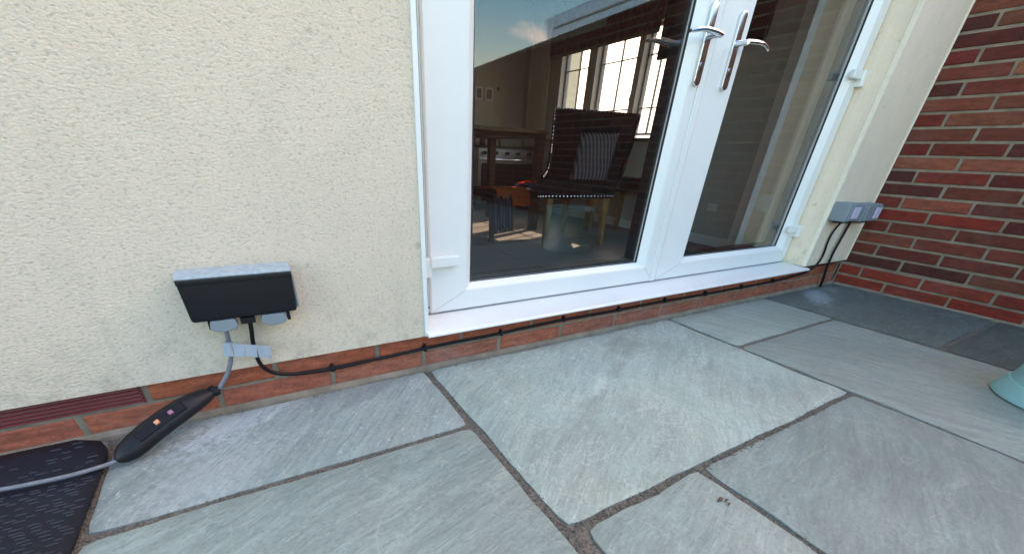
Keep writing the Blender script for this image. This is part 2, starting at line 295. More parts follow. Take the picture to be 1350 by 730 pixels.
class MB:
    """collects shapes in world coordinates, builds one mesh object with its origin at its thing"""
    def __init__(s): s.b = bmesh.new()
    def face(s, pts): return s.b.faces.new([s.b.verts.new(p) for p in pts])
    def box(s, x0, x1, y0, y1, z0, z1, bev=0, seg=1):
        P = [(x, y, z) for x in (x0, x1) for y in (y0, y1) for z in (z0, z1)]
        V = [s.b.verts.new(p) for p in P]
        F = [s.b.faces.new([V[i] for i in f]) for f in ((0, 1, 3, 2), (4, 6, 7, 5), (0, 4, 5, 1), (2, 3, 7, 6), (0, 2, 6, 4), (1, 5, 7, 3))]
        if bev: bmesh.ops.bevel(s.b, geom=list({e for f in F for e in f.edges}), offset=bev, segments=seg, affect='EDGES', profile=.6)
        return s
    def prism(s, poly, axis, a, b, bev=0, seg=1):
        """poly: 2-D points; axis: 'x','y','z' extruded from a to b"""
        def P(p, t): return {'x': (t, p[0], p[1]), 'y': (p[0], t, p[1]), 'z': (p[0], p[1], t)}[axis]
        A = [s.b.verts.new(P(p, a)) for p in poly]; B = [s.b.verts.new(P(p, b)) for p in poly]; n = len(poly)
        F = [s.b.faces.new(A), s.b.faces.new(B[::-1])] + [s.b.faces.new([A[i], B[i], B[(i + 1) % n], A[(i + 1) % n]]) for i in range(n)]
        bmesh.ops.recalc_face_normals(s.b, faces=F)
        if bev: bmesh.ops.bevel(s.b, geom=list({e for f in F for e in f.edges}), offset=bev, segments=seg, affect='EDGES', profile=.6)
        return s
    def hull(s, A, B, bev=0, seg=2):
        """quad/poly A to poly B, closed"""
        a = [s.b.verts.new(p) for p in A]; b = [s.b.verts.new(p) for p in B]; n = len(A)
        F = [s.b.faces.new(a), s.b.faces.new(b[::-1])] + [s.b.faces.new([a[i], b[i], b[(i + 1) % n], a[(i + 1) % n]]) for i in range(n)]
        bmesh.ops.recalc_face_normals(s.b, faces=F)
        if bev: bmesh.ops.bevel(s.b, geom=list({e for f in F for e in f.edges}), offset=bev, segments=seg, affect='EDGES', profile=.6)
        return s
    def tube(s, pts, rad, n=10, caps=True, flat=1.0, up=(0, 0, 1)):
        pts = [Vector(p) for p in pts]; rings = []
        rr = rad if isinstance(rad, (list, tuple)) else [rad] * len(pts)
        u = None
        for i, p in enumerate(pts):
            t = (pts[min(i + 1, len(pts) - 1)] - pts[max(i - 1, 0)]).normalized()
            if u is None:
                u = Vector(up).cross(t)
                if u.length < .05: u = Vector((1, 0, 0)).cross(t)
            u = (u - t * u.dot(t)).normalized(); w = t.cross(u)
            rings.append([s.b.verts.new(p + rr[i] * (math.cos(2 * math.pi * k / n) * u + flat * math.sin(2 * math.pi * k / n) * w)) for k in range(n)])
        for A, B in zip(rings, rings[1:]):
            for k in range(n): s.b.faces.new([A[k], A[(k + 1) % n], B[(k + 1) % n], B[k]])
        if caps: s.b.faces.new(rings[0][::-1]); s.b.faces.new(rings[-1])
        return s
    def ring(s, x0, x1, z0, z1, prof, kz=.75):
        """picture-frame profile swept round a rectangle in the x-z plane; prof = [(inset, y)], mitred"""
        L_ = []
        for ins, y in prof:
            L_.append([s.b.verts.new(p) for p in ((x0 + ins, y, z0 + ins * kz), (x1 - ins, y, z0 + ins * kz), (x1 - ins, y, z1 - ins * kz), (x0 + ins, y, z1 - ins * kz))])
        F = []
        for A, B in zip(L_, L_[1:] + L_[:1]):
            for k in range(4): F.append(s.b.faces.new([A[k], A[(k + 1) % 4], B[(k + 1) % 4], B[k]]))
        bmesh.ops.recalc_face_normals(s.b, faces=F); return s
    def ball(s, c, r, u=10, v=6):
        bmesh.ops.create_uvsphere(s.b, u_segments=u, v_segments=v, radius=r, matrix=Matrix.Translation(c)); return s
    def build(s, name, mat, parent=None, smooth=False, origin=None):
        me = bpy.data.meshes.new(name)
        org = Vector(origin) if origin is not None else (Vector(world_loc(parent)) if parent else Vector((0, 0, 0)))
        bmesh.ops.translate(s.b, verts=s.b.verts, vec=-org)
        s.b.to_mesh(me); s.b.free()
        for m in (mat if isinstance(mat, list) else [mat]): me.materials.append(m)
        if smooth:
            for p in me.polygons: p.use_smooth = True
        o = bpy.data.objects.new(name, me); COL.objects.link(o)
        if parent: o.parent = parent; o.location = org - Vector(world_loc(parent))
        else: o.location = org
        return o
def world_loc(o):
    v = Vector((0, 0, 0))
    while o is not None: v += o.location; o = o.parent
    return v
def inst(src, name, parent, loc, color=None, mat=None):
    o = bpy.data.objects.new(name, src); COL.objects.link(o); o.parent = parent
    o.location = Vector(loc) - world_loc(parent)
    if color: o.color = (*color, 1)
    return o
def smooth_by_angle(o, ang=40):
    me = o.data
    for p in me.polygons: p.use_smooth = True
    me.set_sharp_from_angle(angle=math.radians(ang))
def bez(pts, n=8):
    """Catmull-Rom through points"""
    P = [Vector(p) for p in pts]; out_ = []
    for i in range(len(P) - 1):
        a_, b_, c_, d_ = P[max(i - 1, 0)], P[i], P[i + 1], P[min(i + 2, len(P) - 1)]
        for k in range(n):
            t = k / n
            out_.append(.5 * ((2 * b_) + (c_ - a_) * t + (2 * a_ - 5 * b_ + 4 * c_ - d_) * t * t + (3 * b_ - a_ - 3 * c_ + d_) * t ** 3))
    out_.append(P[-1]); return out_

# ================================================================== GROUND
g = MB(); g.face([(-30, -30, -.09), (60, -30, -.09), (60, 60, -.09), (-30, 60, -.09)]); tag(g.build('lawn', M['grass']), kind='structure')
b = MB(); b.box(-3.2, 2.76, -4.4, .02, -.08, -.0065)
patio = tag(b.build('patio', M['joint']), kind='structure')

def slab(x0, x1, y0, y1, kind, tint, seed, wob=.0035, res=None, skew=0):
    """one riven slab: its top ripples, its edges are hand-cut"""
    nx = res or max(6, int((x1 - x0) / .022)); ny = res or max(6, int((y1 - y0) / .022))
    bm = bmesh.new(); top = []
    for j in range(ny + 1):
        row = []
        for i in range(nx + 1):
            u, v_ = i / nx, j / ny; x = x0 + (x1 - x0) * u; y = y0 + (y1 - y0) * v_
            e = noise.noise(Vector((x * 11 + seed, y * 11, seed))) * wob + noise.noise(Vector((x * 40, y * 40 + seed, 3))) * wob * .5
            ex = e if i in (0, nx) else 0; ey = noise.noise(Vector((y * 11, x * 11 + seed, 9))) * wob + noise.noise(Vector((x * 40, y * 40 + seed, 7))) * wob * .5 if j in (0, ny) else 0
            if i in (0, nx) and j in (0, ny):
                ex += (.004 if i == 0 else -.004); ey += (.004 if j == 0 else -.004)
            z = noise.fractal(Vector((x * 5 + seed * 3, y * 9, seed)), 1, 2, 4) * .0022
            d = min(i, nx - i, j, ny - j)
            if j == ny: ey += skew * (u - .5)
            if d == 0: z -= .0035
            row.append(bm.verts.new((x + ex, y + ey, z)))
        top.append(row)
    for j in range(ny):
        for i in range(nx): bm.faces.new([top[j][i], top[j][i + 1], top[j + 1][i + 1], top[j + 1][i]])
    loop = [top[0][i] for i in range(nx + 1)] + [top[j][nx] for j in range(1, ny + 1)] + [top[ny][i] for i in range(nx - 1, -1, -1)] + [top[j][0] for j in range(ny - 1, 0, -1)]
    low = [bm.verts.new((q.co.x, q.co.y, -.045)) for q in loop]; n = len(loop)
    for k in range(n): bm.faces.new([loop[(k + 1) % n], loop[k], low[k], low[(k + 1) % n]])
    me = bpy.data.meshes.new('paving_slab'); c = Vector(((x0 + x1) / 2, (y0 + y1) / 2, 0)); bmesh.ops.translate(bm, verts=bm.verts, vec=-c); bm.to_mesh(me); bm.free()
    for p in me.polygons: p.use_smooth = True
    me.set_sharp_from_angle(angle=math.radians(50)); me.materials.append(SL[kind])
    o = bpy.data.objects.new('paving_slab', me); COL.objects.link(o); o.parent = patio; o.location = c; o.color = (*tint, 1); return o
slab(-.062, .556, -.270, -.014, 'diag', (1.15, 1.15, 1.18), 1)
slab(-.062, .556, -.90, -.284, 'long', (1.07, 1.11, 1.11), 2)
slab(.574, 1.490, -.576, -.014, 'warm', (1.42, 1.45, 1.42), 3)
slab(1.506, 2.112, -.270, -.014, 'fine', (1.2, 1.2, 1.15), 4)
slab(1.506, 2.10, -1.17, -.284, 'fine', (1.1, 1.1, 1.08), 5)
slab(2.124, 2.712, -.566, -.014, 'blue', (.76, .80, .80), 6)
slab(2.124, 2.712, -1.17, -.582, 'blue', (.55, .60, .56), 7)
slab(.594, .874, -.90, -.592, 'long', (1.13, 1.17, 1.16), 8, .004, skew=.010)
slab(.890, 1.490, -1.17, -.587, 'long', (.89, .95, .96), 9)
slab(-.69, -.076, -.60, -.014, 'diag', (.7, .7, .75), 10, res=10); slab(-.69, -.076, -.90, -.614, 'long', (.9, .9, .9), 11, res=10)
slab(.574, .872, -1.17, -.915, 'fine', (1, 1, 1), 12, res=8)
slab(-.69, .556, -1.17, -.915, 'warm', (1, 1, 1), 13, res=10)
kk = 20
for x0, x1 in ((-3.15, -2.3), (-2.29, -1.5), (-1.49, -.70)):
    for y0, y1 in ((-.60, -.014), (-1.17, -.614)): slab(x0, x1, y0, y1, random.choice(['diag', 'warm', 'long', 'fine']), (.95,) * 3, kk, res=6); kk += 1
yy = -1.185
for h in (.6, .29, .6, .45, .6, .6):
    x = -3.15 + random.choice((0, .0))
    while x < 2.70:
        w = random.choice((.29, .6, .9)); xe = min(x + w, 2.712)
        if 2.712 - xe < .2: xe = 2.712
        slab(x, xe, max(yy - h, -4.38), yy, random.choice(['diag', 'warm', 'long', 'fine', 'blue']), (random.uniform(.9, 1.05),) * 3, kk, res=6); kk += 1
        x = xe + .014
    yy -= h + .014

# ================================================================== HOUSE
house = empty('house', (1.0, 0, 0), 'cream rendered house wall with white French doors above a low red brick plinth', 'house')
RX0, RX1, YF = .573, 2.357, -.008      # door opening, face of render
HZ = 5.2  # unseen upper storey, raised to shade the patio and brick wall
# rendered masonry, with the thin drip of the bell-cast edge
rw_ = MB()
rw_.box(-4.0, RX0, YF, .30, .092, HZ); rw_.build('rendered_wall', M['render'], house)
rp = MB(); rp.prism([(RX1, YF), (2.732, YF), (2.732, .30), (RX1, .30)], 'z', .108, HZ); rp.build('rendered_wall', M['render_smooth'], house)
rh = MB(); rh.box(RX0, RX1, YF, .30, 1.42, HZ); rh.build('rendered_wall', M['render'], house)
bd = MB(); bd.box(RX0 - .0065, RX0 + .003, YF - .004, YF + .06, .093, HZ); bd.build('render_bead', M['upvc'], house)
bd = MB(); bd.box(RX1 - .003, RX1 + .007, YF - .003, YF + .012, .109, HZ); bd.build('render_bead', M['bead'], house)
bd = MB(); bd.box(2.728, 2.7375, YF - .003, .02, .109, HZ); bd.build('render_bead', M['bead'], house)
# house body behind the face
ex = MB(); ex.box(2.7325, 2.96, .012, .30, 1.40, HZ); ex.build('unseen_outer_wall', M['render'], house)  # unseen corner block, added to keep the sun off the patio
hb = MB(); hb.box(-4.0, 2.76, .012, .30, -.08, .091); hb.build('foundation', M['mortar'], house)
# brick plinth
def brick_mesh(lx, ly, lz, name, mat, seed=0):
    bm = bmesh.new(); P = [(x, y, z) for x in (-lx / 2, lx / 2) for y in (-ly / 2, ly / 2) for z in (-lz / 2, lz / 2)]
    V = [bm.verts.new(p) for p in P]
    for f in ((0, 1, 3, 2), (4, 6, 7, 5), (0, 4, 5, 1), (2, 3, 7, 6), (0, 2, 6, 4), (1, 5, 7, 3)): bm.faces.new([V[i] for i in f])
    bmesh.ops.bevel(bm, geom=bm.edges[:], offset=.0022, segments=1, affect='EDGES')
    rnd = random.Random(seed)
    for v_ in bm.verts: v_.co += Vector((rnd.uniform(-1, 1) * .0012, rnd.uniform(-1, 1) * .0008, rnd.uniform(-1, 1) * .0008))
    me = bpy.data.meshes.new(name); bm.to_mesh(me); bm.free(); me.materials.append(mat); return me
mo = MB(); mo.box(-4.0, 2.715, .003, .05, -.03, .0905); mo.build('mortar', M['mortar'], house)
fil = MB(); fil.prism([(.010, -.010), (-.012, -.010), (-.009, .001), (-.002, .0085), (.010, .0085)], 'x', -4.0, 2.715); fil.build('mortar_fillet', M['mortar'], house)
U = [-.225 * 4, -.225 * 3, -.225 * 2, -.225, .0, .226, .4465, .672, .898, 1.124, 1.351, 1.575, 1.80, 2.025, 2.25, 2.475, 2.70]
Lw = [-.1125 - .225 * 3, -.1125 - .225 * 2, -.1125 - .225, -.108, .112, .338, .5635, .791, 1.011, 1.240, 1.462, 1.688, 1.913, 2.138, 2.363, 2.588, 2.715]
cols_up = [(.40, .080, .032), (.37, .075, .030), (.42, .085, .034), (.34, .064, .026), (.38, .080, .034)]
cols_lo = [(.42, .11, .058), (.44, .105, .052), (.38, .105, .062), (.41, .095, .05)]
def plinth(js, z0, z1, cols, mats, tagz, skip=()):
    for i in range(len(js) - 1):
        if i in skip: continue
        w = js[i + 1] - js[i] - .011
        me = brick_mesh(w, .10, z1 - z0, 'brick', mats[i % len(mats)], i + tagz)
        inst(me, 'brick', house, ((js[i] + js[i + 1]) / 2, .05 + random.uniform(-.0012, .0012), (z0 + z1) / 2), random.choice(cols))
plinth(U, .0535, .0935, cols_up, [M['brick']], 0, skip=(3,))
plinth(Lw, .004, .0465, cols_lo, [M['brick_salt'], M['brick_salt'], M['brick']], 50)
for k in range(12): # plain continuation to the left, out of frame
    x = -.9 - .225 * (k + .5)
    inst(brick_mesh(.214, .1, .040, 'brick', M['brick'], k), 'brick', house, (x, .05, .0735), random.choice(cols_up))
    inst(brick_mesh(.214, .1, .0425, 'brick', M['brick_salt'], k), 'brick', house, (x + .11, .05, .02525), random.choice(cols_lo))
# louvred air brick in the upper course
ab = empty('air_brick', (-.112, 0, .05), parent=house); ab.location = Vector((-.112, 0, .05)) - house.location
ab['label'] = 'dark red louvred plastic air brick at the left end of the plinth'
q = MB(); q.box(-.2185, -.0055, .012, .06, .0535, .0915); q.build('vent_body', M['vent_dark'], ab)
for k in range(5):
    z = .0555 + k * .0076
    q = MB(); q.prism([(-.0015, z), (.010, z + .0052), (.010, z + .0068), (-.0015, z + .0030)], 'x', -.2185, -.0055); q.build('louvre', M['vent'], ab)
for x0, x1 in ((-.2205, -.2165), (-.0080, -.0045)):
    q = MB(); q.box(x0, x1, -.0015, .012, .0535, .0925); q.build('vent_frame', M['vent'], ab)

# ------------------------------------------------------------------ French doors
ZL, ZT = .112, 1.40
fr = MB()
fr.ring(RX0 + .002, RX1 - .002, .096, 1.42, [(0, .0935), (.010, .0915), (.048, .0915), (.050, .100), (.062, .100), (.062, .155), (0, .155)])
fo = fr.build('door_frame', M['upvc'], house)
q = MB(); q.ring(RX0 + .010, RX1 - .004, .104, 1.41, [(.028, .0905), (.034, .0905), (.034, .0925), (.028, .0925)]); q.build('door_seal', M['grey_gasket'], house)
# white projecting sill, sloping to its nose
q = MB(); q.prism([(.155, .1095), (.085, .1085), (-.020, .1045), (-.027, .1030), (-.030, .1000), (-.030, .0960), (-.024, .0945), (-.016, .0965), (.155, .0930)][::-1], 'x', RX0 - .004, RX1 + .006)
for p in [q.build('door_sill', M['upvc'], house)]: smooth_by_angle(p, 30)
q = MB(); q.box(RX0 + .012, RX1 - .012, .0845, .0905, .1080, .1125, 0); q.build('threshold_shadow_strip', M['grey_gasket'], house)  # grey strip draws the shadow line between leaves and sill

LEAF = [(.621, 1.4845, .746, 1.400), (1.4905, 2.352, 1.641, 2.276)]
lobj = []
for i, (xa, xb, ga, gb) in enumerate(LEAF):
    q = MB()
    # stiles and rails with a chamfered glazing bead; left and right insets differ
    def loop(il, ir, ib, y): return [(xa + il, y, ZL + ib), (xb - ir, y, ZL + ib), (xb - ir, y, ZT - ib), (xa + il, y, ZT - ib)]
    il, ir = ga - xa, xb - gb; ib = .068
    prof = [(0, 0, 0, .150), (0, 0, 0, .086), (.004, .004, .003, .082), (il - .024, ir - .024, ib - .016, .082), (il - .022, ir - .022, ib - .0148, .0835),
            (il - .020, ir - .020, ib - .0135, .083), (il - .004, ir - .004, ib - .003, .0965), (il, ir, ib, .1015), (il, ir, ib, .150)]
    Ls = [[q.b.verts.new(p) for p in loop(*pp)] for pp in prof]; F = []
    for A, B in zip(Ls, Ls[1:] + Ls[:1]):
        for k in range(4): F.append(q.b.faces.new([A[k], A[(k + 1) % 4], B[(k + 1) % 4], B[k]]))
    bmesh.ops.recalc_face_normals(q.b, faces=F)
    lf = q.build('door_leaf', M['upvc'], house); lobj.append(lf)
    q = MB(); q.box(ga - .006, gb + .006, .108, .114, ZL + ib - .004, ZT - ib + .004); q.build('glass_pane', M['glass'], lf)
    q = MB(); q.ring(ga - .002, gb + .002, ZL + ib - .002, ZT - ib + .002, [(0, .1005), (.0045, .1025), (.0045, .1075), (0, .1075)]); q.build('gasket', M['gasket'], lf)
    q = MB(); q.ring(ga - .001, gb + .001, ZL + ib - .001, ZT - ib + .001, [(0, .115), (.014, .115), (.014, .149), (0, .149)]); q.build('spacer_bar', M['gasket'], lf)
for lf, (xa, xb, ga, gb) in zip(lobj, LEAF):
    for sx, xo, xi in ((1, xa, ga - .024), (-1, xb, gb + .024)):
        p0 = (xo + sx * .006, ZL + .004); p1 = (xi - sx * .001, ZL + .051)
        q = MB(); q.hull([(p0[0], .0816, p0[1]), (p1[0], .0816, p1[1]), (p1[0], .0816, p1[1] + .0007), (p0[0], .0816, p0[1] + .0007)], [(p0[0], .0830, p0[1]), (p1[0], .0830, p1[1]), (p1[0], .0830, p1[1] + .0007), (p0[0], .0830, p0[1] + .0007)])
        q.build('weld_line', M['grey_gasket'], lf)
# meeting strip on the left leaf, dark line beside it
q = MB(); q.box(1.462, 1.4862, .0775, .0818, ZL + .002, ZT - .003, .0015); q.build('meeting_strip', M['upvc'], lobj[0])
q = MB(); q.box(1.4848, 1.4903, .0845, .120, ZL + .002, ZT); q.build('meeting_seal', M['gasket'], lobj[0])

def handle(leaf, xc, sgn, yface=.082, inside=False):
    q = MB(); s_ = -1 if not inside else 1
    z0, z1 = .672, .848; w = .0125
    # long backplate with round ends
    poly = []
    for k in range(13):
        t = math.pi * k / 12; poly.append((xc + w * math.cos(t), z1 - .009 + .009 * math.sin(t)))
    for k in range(13):
        t = math.pi + math.pi * k / 12; poly.append((xc + w * math.cos(t), z0 + .009 + .009 * math.sin(t)))
    ya, yb = sorted((yface + s_ * .0005, yface + s_ * .0095))
    q.prism(poly, 'y', ya, yb, .002, 2)
    # boss and lever
    y2 = yface + s_ * .045
    q.tube([(xc, yface + s_ * .008, .777), (xc, yface + s_ * .030, .777), (xc, y2, .777)], [.0105, .0090, .0095], 16, flat=.75)
    pts = bez([(xc - sgn * .004, y2 - s_ * .002, .777), (xc + sgn * .03, y2 + s_ * .002, .779), (xc + sgn * .07, y2 - s_ * .001, .779), (xc + sgn * .108, y2 - s_ * .010, .772)], 5)
    q.tube(pts, [.0088] * 6 + [.0082] * 4 + [.0075] * 4 + [.0062, .0055][:len(pts) - 14], 14, flat=.70)
    q.tube([(xc, yface + s_ * .009, .718), (xc, yface + s_ * .0125, .718)], .0075, 14, flat=.67)
    o = q.build('handle', M['chrome'], leaf); smooth_by_angle(o, 35); return o
handle(lobj[0], 1.4455, -1); handle(lobj[1], 1.5740, 1)
handle(lobj[0], 1.4455, -1, .150, True)
for leaf, xc in ((lobj[0], 1.4455), (lobj[1], 1.574)):
    q = MB(); q.box(xc - .002, xc + .002, .0705, .0735, .700, .712); q.build('keyhole', M['gasket'], leaf)
def hinge(leaf, x0, x1, z0, z1, side):
    q = MB(); m_ = (x0 + x1) / 2
    if side < 0:
        q.box(x0 + .012, x1, .064, .0812, z0 + .004, z1, .004, 2); q.box(x0, x0 + .016, .068, .0905, z0 - .020, z1 - .002, .003, 2)
    else:
        q.box(x0, x1 - .018, .064, .0812, z0 + .004, z1, .004, 2); q.box(x1 - .022, x1 + .006, .060, .0905, z0 - .016, z1 + .002, .004, 2)
    h_ = q.build('hinge', M['upvc'], leaf)
    q = MB(); q.tube([(m_, .0645, (z0 + z1) / 2 - .003), (m_, .0625, (z0 + z1) / 2 - .003)], .0035, 10, flat=.8); return h_
hinge(lobj[0], .606, .700, .232, .262, -1)
hinge(lobj[0], .606, .700, .980, 1.010, -1)
hinge(lobj[1], 2.27, 2.352, .236, .266, 1); hinge(lobj[1], 2.27, 2.352, .762, .792, 1); hinge(lobj[1], 2.27, 2.352, 1.25, 1.28, 1)

# ------------------------------------------------------------------ the room behind the doors
FZ = .02; XW = 2.86; YB = 3.10; CZ = 1.62
fl = MB(); fl.box(-.6, 2.96, .30, 3.2, -.08, FZ - .012); floor = fl.build('room_floor', M['board'], None); tag(floor, kind='structure')
bmx = {}
for j in range(16):
    y0 = .157 + j * .186; x = -.6 - (j % 3) * .4
    while x < 2.86:
        xe = min(x + 1.22, 2.86); xs = max(x, -.6)
        if xe - xs > .05:
            q = MB(); q.box(xs + .001, xe - .001, y0 + .001, min(y0 + .185, 3.10), FZ - .0115, FZ, .0012); o = q.build('floor_board', M['board'], floor)
        x += 1.22
lw_ = MB(); lw_.box(-.7, -.6, .30, 3.2, 0, CZ); lw_.build('inner_wall', M['inner_wall'], house)
bw = MB(); bw.box(-.7, 2.96, YB, 3.2, 0, CZ); bw.build('inner_wall', M['inner_wall'], house)
ce = MB(); ce.box(-.7, 2.96, .30, 3.2, CZ, CZ + .1); ce.build('ceiling', M['ceiling'], house)
rf = MB(); rf.box(-4, 2.96, .30, 3.2, HZ - .06, HZ); rf.build('roof', M['roof'], house)
up = MB(); up.box(2.86, 2.96, .30, 3.2, CZ + .1, HZ - .06); up.box(-4, 2.86, 3.1, 3.2, CZ + .1, HZ - .06); up.box(-4.0, -3.9, .3, 3.1, 0, HZ - .06); up.build('unseen_outer_wall', M['render'], house)
# pier beside the doors and the window wall with its openings
q = MB(); q.box(2.78, 2.86, .155, .62, FZ, CZ); q.build('pier', M['inner_pale'], house)
q = MB(); q.box(2.358, 2.78, .301, .33, FZ, CZ); q.build('inner_wall', M['inner_pale'], house)
q = MB(); q.box(-.6, .57, .301, .33, FZ, CZ); q.build('inner_wall', M['inner_pale'], house)
q = MB(); q.box(2.765, 2.780, .34, .62, FZ, FZ + .055, .003); q.box(2.765, 2.86, .6205, .634, FZ, FZ + .055, .003); q.box(2.846, 2.860, .634, 3.1, FZ, FZ + .055, .003); q.build('skirting_board', M['inner_pale'], house)
WIN = [(1.44, 1.665), (1.715, 2.125), (2.215, 2.555)]; WZ0, WZ1 = .64, 1.26
q = MB()
q.box(XW, 2.96, .301, 1.40, 0, CZ); q.box(XW, 2.96, 2.60, 3.099, 0, CZ); q.box(XW, 2.96, 1.40, 2.60, 0, WZ0 - .02); q.box(XW, 2.96, 1.40, 2.60, WZ1, CZ)
q.build('inner_wall', M['inner_wall'], house)
for (ya, yb) in ((1.665, 1.715), (2.125, 2.215), (1.40, 1.44), (2.555, 2.60)):
    q = MB(); q.box(XW - .004, 2.955, ya, yb, WZ0 - .02, WZ1); q.build('window_post', M['inner_wall'], house)
for (ya, yb) in WIN:
    w = empty('window', (2.92, (ya + yb) / 2, WZ0), parent=house); w.location = Vector((2.92, (ya + yb) / 2, WZ0)) - house.location
    q = MB(); q.box(2.905, 2.935, ya, ya + .014, WZ0, WZ1); q.box(2.905, 2.935, yb - .014, yb, WZ0, WZ1); q.box(2.905, 2.935, ya + .014, yb - .014, WZ0, WZ0 + .012); q.box(2.905, 2.935, ya + .014, yb - .014, WZ1 - .012, WZ1)
    q.build('frame', M['grey_gasket'], w)
    m_ = (ya + yb) / 2
    q = MB()
    q.box(2.914, 2.926, m_ - .005, m_ + .005, WZ0 + .012, WZ1 - .012)
    for z in (.80, 1.10): q.box(2.9145, 2.9255, ya + .014, yb - .014, z, z + .007)
    q.build('glazing_bar', M['grey_gasket'], w)
    q = MB(); q.box(2.918, 2.922, ya + .012, yb - .012, WZ0 + .010, WZ1 - .010); q.build('pane', M['glass2'], w)
    q = MB(); q.tube([(2.898, ya + .025, .885), (2.885, ya + .025, .885), (2.882, ya + .03, .85)], .004, 8); q.build('window_latch', M['gasket'], w)
q = MB(); q.box(2.80, 2.91, 1.33, 2.66, .603, .618, .003); q.build('window_board', M['oak'], house)
# socket on the side wall
q = MB(); q.box(2.850, 2.859, .80, .86, .22, .262, .002); q.build('wall_socket', M['white_item'], house)

# ------------------------------------------------------------------ right-hand brick wall
bwall = empty('brick_wall', (2.8, -1.5, 0), 'mottled red and brown brick garden wall with pale mortar, right of the doors', 'wall')
CH = .0493; XB, XP = 2.742, 2.722
def wall_top(y): return 1.336 - (-y - 1.39) * .0285
q = MB(); q.hull([(XB + .004, .3, -.08), (XB + .004, -4.4, -.08), (XB + .004, -4.4, wall_top(-4.4)), (XB + .004, .3, wall_top(.3))], [(XB + .12, .3, -.08), (XB + .12, -4.4, -.08), (XB + .12, -4.4, wall_top(-4.4)), (XB + .12, .3, wall_top(.3))])
q.build('mortar', M['mortar'], bwall)
q = MB(); q.box(XP + .004, XB + .003, -4.4, .0, -.05, .0940); q.build('mortar', M['mortar'], bwall)
q = MB(); q.prism([(XP + .01, -.010), (XP - .010, -.010), (XP - .007, .001), (XP + .004, .007), (XP + .01, .007)], 'y', -4.38, -.012); q.build('mortar_fillet', M['mortar'], bwall)
def bc(r, g_, b_, k=1.0):
    r, g_, b_ = r * .80 + 26, g_ * .86 + 9, b_ * .86 + 6
    c = sl2((r, g_, b_)); return tuple(min(.75, v_ * k * q_) for v_, q_ in zip(c, (1.58, .76, .56)))
RC = {  # shades of the bricks nearest the corner, course by course
 0: [(150, 62, 40), (135, 62, 45), (138, 48, 22), (135, 45, 20)], 1: [(150, 60, 30), (150, 62, 38), (140, 68, 52), (130, 50, 32)],
 2: [(72, 34, 26), (72, 34, 26), (112, 78, 58), (84, 36, 22)], 3: [(110, 60, 45), (100, 50, 36), (110, 60, 48), (118, 50, 34), (72, 32, 22)],
 4: [(128, 80, 62), (120, 66, 50), (122, 72, 58), (118, 30, 14)], 5: [(110, 50, 35), (112, 66, 50), (98, 56, 42), (90, 50, 35)],
 6: [(140, 50, 30), (142, 48, 28), (82, 26, 18), (112, 50, 40)], 7: [(122, 50, 36), (152, 100, 84), (94, 52, 38)],
 8: [(80, 40, 30), (104, 60, 42), (104, 58, 44), (90, 46, 32)], 9: [(70, 32, 26), (126, 48, 30), (88, 30, 16)],
 10: [(150, 108, 88), (148, 106, 88), (66, 26, 22), (100, 60, 50)], 11: [(110, 30, 14), (104, 46, 28), (78, 38, 26)],
 12: [(112, 70, 54), (112, 66, 52), (106, 62, 42), (110, 60, 48)], 13: [(118, 42, 22), (128, 94, 72), (80, 34, 26)],
 14: [(128, 84, 66), (120, 80, 62), (128, 92, 74), (100, 60, 50)], 15: [(78, 32, 22), (112, 56, 42), (84, 40, 28)],
 16: [(120, 70, 58), (160, 130, 104), (108, 62, 48), (90, 50, 40)], 17: [(116, 28, 12), (94, 46, 30), (90, 48, 34)],
 18: [(78, 30, 18), (78, 32, 20), (84, 40, 24)], 19: [(66, 28, 20), (104, 80, 60), (110, 66, 50)], 20: [(120, 84, 68), (116, 80, 64), (104, 70, 56)]}
POOL = [(110, 60, 45), (84, 36, 24), (128, 48, 28), (140, 98, 80), (72, 32, 24), (112, 70, 54), (100, 52, 36), (120, 84, 66)]
BM = [brick_mesh(.208, .10, .0395, 'brick', M['brick'], k) for k in range(5)]
for m_ in BM: m_.transform(Matrix.Rotation(math.pi / 2, 4, 'Z'))
rest = MB(); count = 0
for r in range(0, 27):
    z = CH * (r + .5) - .003; x = (XP if r < 2 else XB) + .05
    ph = [-.199, -.091][r] if r < 2 else (-.210 if r % 2 == 0 else -.100)
    ytop = ph + .2175 if ph < -.15 else ph
    edges = [-.002 if r < 2 else .010]
    y = ph
    while y > -4.4: edges.append(y); y -= .2175
    edges.append(-4.4)
    for i in range(len(edges) - 1):
        a_, b_ = edges[i], edges[i + 1]
        if a_ - b_ < .03: continue
        zz = z
        if z + .02 > wall_top((a_ + b_) / 2) - .004: continue
        pal = RC.get(r, []); cc = pal[i] if i < len(pal) else random.choice(POOL)
        kcol = .64 if r < 2 else .60
        lsz = a_ - b_ - .0115
        if (b_ > -1.9 and r < 22) or (b_ > -1.2):
            me = BM[(r * 3 + i) % 5] if abs(lsz - .206) < .004 else brick_mesh(.10, lsz, .0395, 'brick', M['brick'], r * 7 + i)
            inst(me, 'brick', bwall, (x + random.uniform(-.0012, .0012), (a_ + b_) / 2, zz), bc(*cc, kcol)); count += 1
        else:
            rest.box(x - .05, x + .05, b_ + .006, a_ - .006, zz - .0198, zz + .0198)
o = rest.build('brickwork', M['brick'], bwall); o['kind'] = 'stuff'; o.color = (*bc(112, 58, 42, .6), 1)
print('bricks on wall', count)
